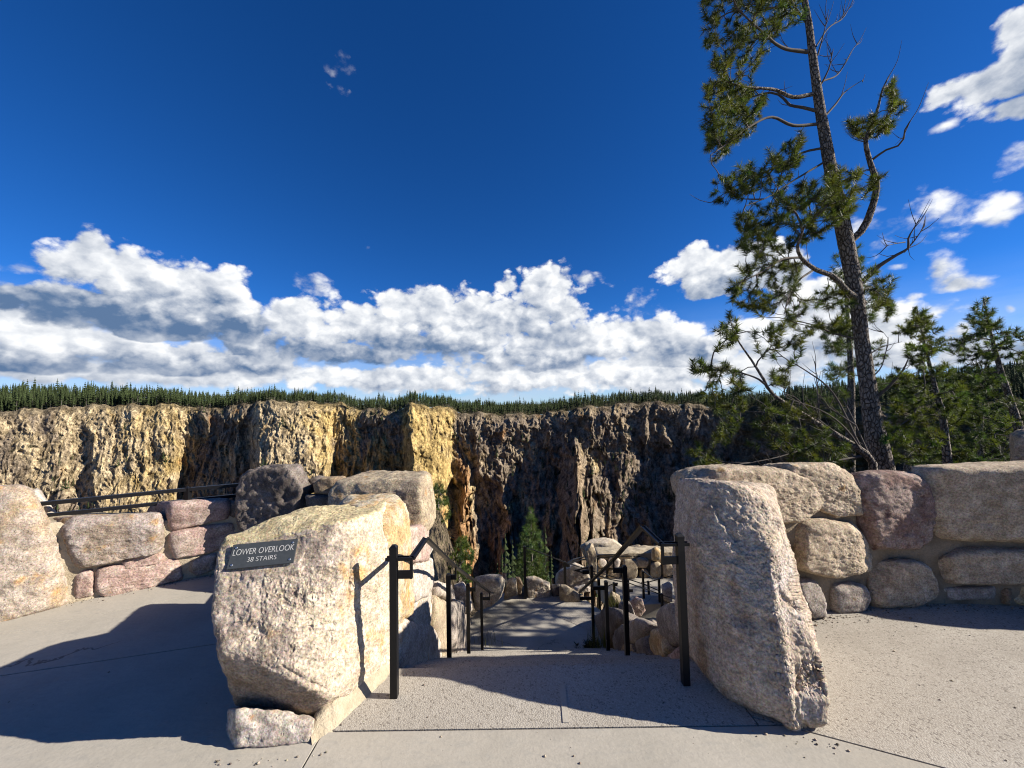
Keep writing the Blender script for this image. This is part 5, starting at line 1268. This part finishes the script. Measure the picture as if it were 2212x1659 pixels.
REG = [([(1515, 0), (1545, -90), (1735, -90), (1735, 40), (1690, 62), (1650, 130), (1605, 200), (1560, 200), (1525, 120)], 235), ([(1525, 170), (1600, 180), (1655, 200), (1640, 260), (1580, 330), (1535, 352), (1520, 260)], 150),
       ([(1540, 395), (1620, 350), (1700, 300), (1740, 290), (1720, 380), (1620, 420), (1545, 440)], 90), ([(1580, 480), (1640, 430), (1720, 400), (1800, 380), (1830, 470), (1760, 520), (1640, 560), (1590, 530)], 180), ([(1575, 600), (1640, 550), (1730, 570), (1720, 650), (1640, 680), (1580, 650)], 85),
       ([(1828, 262), (1890, 245), (1935, 255), (1930, 288), (1845, 300)], 34), ([(1910, 160), (1930, 170), (1950, 205), (1955, 245), (1925, 245), (1918, 190)], 22), ([(1785, 365), (1870, 370), (1850, 430), (1835, 470), (1780, 440)], 42, DP - .35), ([(1875, 365), (1905, 375), (1900, 420), (1872, 420)], 9), ([(1880, 570), (1925, 600), (1925, 690), (1885, 700)], 24),
       ([(1800, 620), (1850, 640), (1830, 720), (1720, 720), (1690, 670)], 44), ([(1560, -330), (1720, -330), (1740, -90), (1545, -90)], 90), ([(1725, -250), (1800, -150), (1760, -60), (1730, -90)], 25)]
pine('tall wind-swept pine with foliage mostly on its left side behind the right parapet', 'pine_tree', None, tr, rt, limbs, REG, DP, 501, .55, .125, 150, dead, sides=18, extra_twigs=3)

def simple_pine(label, trunk_px, d, base_w, regions, seed, nlimb=10, tuft=.115, nn=110, col=(.066, .084, .017), dspread=.45, group=None, name='pine_tree', limbs_px=(), base_z=-4.0, wid=.0036, cpt=1, dead=()):
    tr_ = px_line(trunk_px, d, d, .10); tr_ = np.concatenate([[[tr_[0][0], tr_[0][1], min(base_z, tr_[0][2] - .05)]], tr_])
    rr2 = taper(len(tr_), base_w * d / FPX / 2 * .8, .006, .9)
    lb = [(px_line(q_, d, d + dz_, .09), a, b_) for q_, dz_, a, b_ in limbs_px]
    dd_ = [(px_line(q_, d, d + dz_, .08), a, b_, k) for q_, dz_, a, b_, k in dead]
    return pine(label, name, group, tr_, rr2, lb, regions, d, seed, dspread, tuft, nn, dd_, col, 10, lump=.08, wid=wid, cpt=cpt, fill=.60)
# dark pine half hidden by the tall trunk
simple_pine('dark bushy pine half hidden behind the tall trunk', [(1835, 1010), (1838, 900), (1838, 800), (1832, 700), (1826, 600), (1824, 520)], 8.8, 26,
            [([(1772, 720), (1800, 690), (1850, 690), (1840, 760), (1800, 770), (1775, 750)], 120), ([(1790, 790), (1850, 780), (1840, 830), (1790, 820)], 40), ([(1795, 560), (1850, 520), (1885, 560), (1905, 640), (1890, 700), (1800, 680)], 130), ([(1730, 850), (1830, 830), (1840, 960), (1720, 960)], 90), ([(1880, 700), (1930, 760), (1920, 840), (1880, 830)], 30)], 511, tuft=.15, base_z=-3.5, col=(.050, .075, .02))
# spreading low pine with a long branch to the left
simple_pine('low spreading pine with long bare limbs reaching left over the parapet', [(1885, 1000), (1870, 980), (1767, 915), (1672, 854), (1650, 820), (1624, 779), (1600, 745), (1583, 715), (1578, 690)], 5.4, 20,
            [([(1490, 780), (1530, 775), (1600, 800), (1600, 830), (1520, 815), (1490, 795)], 40), ([(1555, 700), (1575, 675), (1602, 690), (1595, 740), (1550, 755), (1545, 740)], 34), ([(1500, 820), (1600, 830), (1640, 880), (1560, 900), (1500, 850)], 52), ([(1545, 880), (1600, 900), (1580, 960), (1540, 950)], 26), ([(1490, 960), (1540, 950), (1560, 1010), (1500, 1015)], 26),
             ([(1640, 690), (1720, 720), (1760, 760), (1700, 790), (1640, 760), (1620, 720)], 40), ([(1660, 800), (1700, 800), (1705, 830), (1660, 830)], 18), ([(1640, 860), (1760, 880), (1800, 960), (1700, 1000), (1620, 960)], 90), ([(1700, 960), (1840, 960), (1840, 1010), (1700, 1010)], 50)], 521, base_z=-3.6,
            limbs_px=[([(1672, 854), (1640, 820), (1580, 800), (1520, 790)], -.3, .016, .005), ([(1767, 915), (1700, 900), (1640, 890), (1580, 890)], .3, .018, .005), ([(1800, 935), (1760, 960), (1690, 985), (1620, 1000)], -.4, .016, .004), ([(1860, 970), (1800, 850), (1740, 800), (1690, 770), (1650, 730)], .5, .016, .004), ([(1870, 990), (1830, 930), (1780, 890), (1700, 860)], -.3, .014, .004), ([(1880, 990), (1840, 900), (1820, 860)], .6, .014, .005)],
            dead=[([(1860, 985), (1780, 1000), (1700, 1005), (1640, 1010)], -.3, .018, .004, 14), ([(1840, 960), (1760, 900), (1720, 860), (1690, 850)], -.2, .014, .003, 14), ([(1865, 975), (1800, 940), (1720, 945), (1660, 930)], .4, .014, .003, 14), ([(1780, 1005), (1770, 900), (1765, 830), (1760, 780)], .7, .014, .004, 10), ([(1850, 990), (1790, 960), (1740, 985), (1680, 960)], .2, .012, .003, 16), ([(1850, 920), (1790, 880), (1760, 860), (1720, 880)], .3, .012, .003, 14)])
# right hand pines
simple_pine('young pine with a full pointed top right of the tall trunk', [(2047, 1000), (2037, 905), (2020, 837), (1999, 752), (1990, 710), (1980, 662)], 6.2, 20,
            [([(1965, 690), (1982, 658), (2000, 680), (2030, 710), (2038, 755), (1990, 770), (1990, 730), (1935, 720), (1930, 705)], 110), ([(1950, 740), (2000, 745), (1995, 790), (1960, 780)], 30), ([(1930, 790), (2060, 790), (2095, 850), (2090, 900), (1920, 900), (1925, 850)], 190), ([(1905, 900), (2080, 900), (2080, 1000), (1910, 1000)], 100)], 531, tuft=.105, col=(.068, .092, .017))
simple_pine('airy pine with a slanting bare trunk at the right edge', [(2205, 960), (2201, 926), (2163, 803), (2139, 714), (2130, 670), (2124, 645)], 6.8, 22,
            [([(2100, 665), (2124, 640), (2140, 670), (2180, 720), (2175, 745), (2130, 730), (2080, 710)], 75), ([(2055, 725), (2110, 715), (2165, 740), (2160, 790), (2100, 790), (2050, 770)], 85), ([(2170, 730), (2212, 690), (2260, 700), (2260, 800), (2180, 800)], 70), ([(2060, 790), (2170, 800), (2190, 880), (2100, 900), (2050, 850)], 100), ([(2080, 890), (2200, 900), (2190, 1000), (2090, 1000)], 60), ([(2190, 880), (2300, 820), (2320, 980), (2220, 960)], 70)], 541, tuft=.11, col=(.050, .076, .018))
simple_pine('bushy green pine low between the tall trunk and the slanting one', [(1960, 1010), (1965, 950), (1975, 880), (1985, 800)], 9.3, 16,
            [([(1900, 880), (1960, 800), (2060, 830), (2060, 1000), (1900, 1000)], 210)], 551, tuft=.16, base_z=-3.5, col=(.066, .090, .018), dspread=.6)
simple_pine('leafy pine crowding the parapet below the slanting trunk', [(2120, 1010), (2118, 940), (2125, 860), (2130, 820)], 9.6, 16,
            [([(2060, 850), (2130, 820), (2200, 870), (2200, 1010), (2060, 1010)], 170)], 561, tuft=.16, base_z=-3.5, col=(.050, .074, .020), dspread=.6)
# below the landing
simple_pine('slender young pine with a bare grey stem left of the landing', [(951, 1215), (950, 1190), (948, 1120), (946, 1060), (944, 1045)], 8.2, 9,
            [([(928, 1065), (944, 1040), (962, 1062), (966, 1090), (930, 1095)], 55), ([(925, 1095), (968, 1090), (965, 1140), (925, 1150)], 34), ([(930, 1150), (950, 1150), (950, 1200), (930, 1200)], 16)], 571, tuft=.10, base_z=-6, dspread=.3, col=(.072, .10, .026))
simple_pine('low green pine bush in front of the orange spur', [(990, 1260), (993, 1220), (996, 1180), (998, 1155)], 8.0, 8,
            [([(972, 1185), (996, 1150), (1020, 1175), (1022, 1215), (990, 1225), (970, 1205)], 75), ([(955, 1215), (1000, 1220), (1025, 1235), (1020, 1262), (965, 1258)], 46)], 581, tuft=.10, base_z=-6, dspread=.35, col=(.080, .115, .026))
simple_pine('dense conical green pine behind the landing post', [(1150, 1300), (1149, 1200), (1147, 1098)], 13.0, 9,
            [([(1140, 1120), (1147, 1095), (1156, 1120), (1172, 1165), (1178, 1215), (1190, 1262), (1118, 1262), (1115, 1215), (1126, 1160)], 420)], 591, tuft=.17, nn=40, base_z=-9, dspread=.45, col=(.060, .095, .022), wid=.007)
# far slim conifers on the near slope
SL = []
for i, (x, y0, y1, d) in enumerate([(1093, 1150, 1262, 62), (1108, 1165, 1262, 60), (1085, 1190, 1262, 58), (1122, 1180, 1262, 64), (1180, 1140, 1262, 66), (1192, 1190, 1262, 60), (1100, 1200, 1262, 55), (1075, 1210, 1262, 60), (1130, 1150, 1262, 70)]):
    b_ = at(x, y1, d); h = at(x, y0, d)[2] - b_[2]
    o = link('conifer', PM[i % 6], None, tuple(b_)); o.scale = (h * .8, h * .8, h); o.rotation_euler = (0, 0, i)
    tag(o, 'slim grey green conifer on the steep slope beside the conical pine', 'tree', 'slim conifers on the slope below the landing')

# ---------------------------------------------------------------- small things
r_ = np.random.default_rng(91)
def grass_mesh(name, c, n, h, spread, seed, lean=.4):
    r = np.random.default_rng(seed); V = []; Fs = []; Cc = []
    for i in range(n):
        a = r.random() * 6.28; d = np.array([math.cos(a), math.sin(a), 0]) * r.random() * lean; b_ = np.array(c) + np.array([r.normal() * spread, r.normal() * spread, 0]); hh = h * r.uniform(.5, 1.1)
        s = np.array([-math.sin(a), math.cos(a), 0]) * .004; k = len(V)
        V += [b_ - s, b_ + s, b_ + d * hh * .4 + [0, 0, hh * .6] + s * .7, b_ + d * hh * .4 + [0, 0, hh * .6] - s * .7, b_ + d * hh + [0, 0, hh * .95]]
        Fs += [(k, k + 1, k + 2), (k, k + 2, k + 3), (k + 3, k + 2, k + 4)]; cc = np.array([.085, .10, .035]) * r.uniform(.6, 1.5) + np.array([.05, .03, 0]) * r.random(); Cc += [cc] * 5
    return new_mesh(name, np.array(V), np.array(Fs), NEEDLE, np.array(Cc), smooth=False)
for i, (x, y, d, h, n, lb) in enumerate([(1330, 1340, 7.2, .55, 160, 'tall grass clump between the right stair posts'), (1352, 1390, 5.6, .35, 70, 'small grass tuft among the cheek wall stones'), (1293, 1402, 6.0, .40, 60, 'thin dark grass tuft at the foot of the tall landing post'), (1052, 1398, 6.4, .28, 30, 'sparse grass blades by the last left stair post')]):
    c = at(x, y, d); me = grass_mesh('grass_clump', (0, 0, 0), n, h, .09, 600 + i); o = link('grass_clump', me, None, tuple(c)); tag(o, lb, 'plant')
V, Fc, c = tufts(np.array([gr(1276, 1400, LAND + .06) + r_.normal(size=3) * np.array([.10, .09, .03]) for _ in range(26)]), r_.normal(size=(26, 3)) * .4 + [0, 0, 1], r_, .10, 30, .006, (.02, .024, .010))
tag(link('dark_shrub', new_mesh('dark_shrub', V, Fc, NEEDLE, c, smooth=False)), 'small dark shrub in the shaded right corner of the landing', 'plant')
# loose pebbles and grit along the wall feet
def pebbles(name, spots_, n, seed, lab):
    r = np.random.default_rng(seed); base, bf = ico(1); Vs = []; Fs = []; Cs = []
    for i in range(n):
        x, y = spots_(r); s = abs(r.normal()) * .0026 + .0014
        v = base * np.array([s * r.uniform(.8, 1.6), s * r.uniform(.8, 1.4), s * .7]) + np.array([x, y, s * .35 + .001]); Vs.append(v); Fs.append(bf + i * len(base)); Cs.append(np.tile(np.array([.30, .25, .19]) * r.uniform(.35, 1.5), (len(base), 1)))
    o = stuff(link(name, new_mesh(name, np.concatenate(Vs), np.concatenate(Fs), ROCK, np.concatenate(Cs)))); o['label'] = lab; o['category'] = 'gravel'; return o
def foot_r(r):
    x = r.uniform(2.0, 4.6); return x, np.interp(x, RXs, RYs) - abs(r.normal()) * .07 - .03
def foot_l(r):
    x = r.uniform(-4.6, -2.6); return x, np.interp(x, LXs, LYs) - abs(r.normal()) * .05 - .02
def foot_s(r):
    if r.random() < .5: x = r.uniform(-1.5, -.95); return x, 1.97 + .4 * max(0, x + 1.05) - abs(r.normal()) * .03
    x = r.uniform(1.15, 1.6); return x, 2.08 - .25 * (x - 1.15) - abs(r.normal()) * .03
def wide(r): return r.uniform(-4, 4), r.uniform(1.7, 3.0)
pebbles('wall_grit', lambda r: (foot_r if r.random() < .6 else foot_l)(r), 900, 5, 'dark grit and pebbles collected along the foot of the parapets')
pebbles('boulder_grit', foot_s, 45, 6, 'pebbles and grit round the feet of the two big boulders')
pebbles('loose_pebbles', wide, 130, 8, 'a few loose pebbles scattered over the paving')
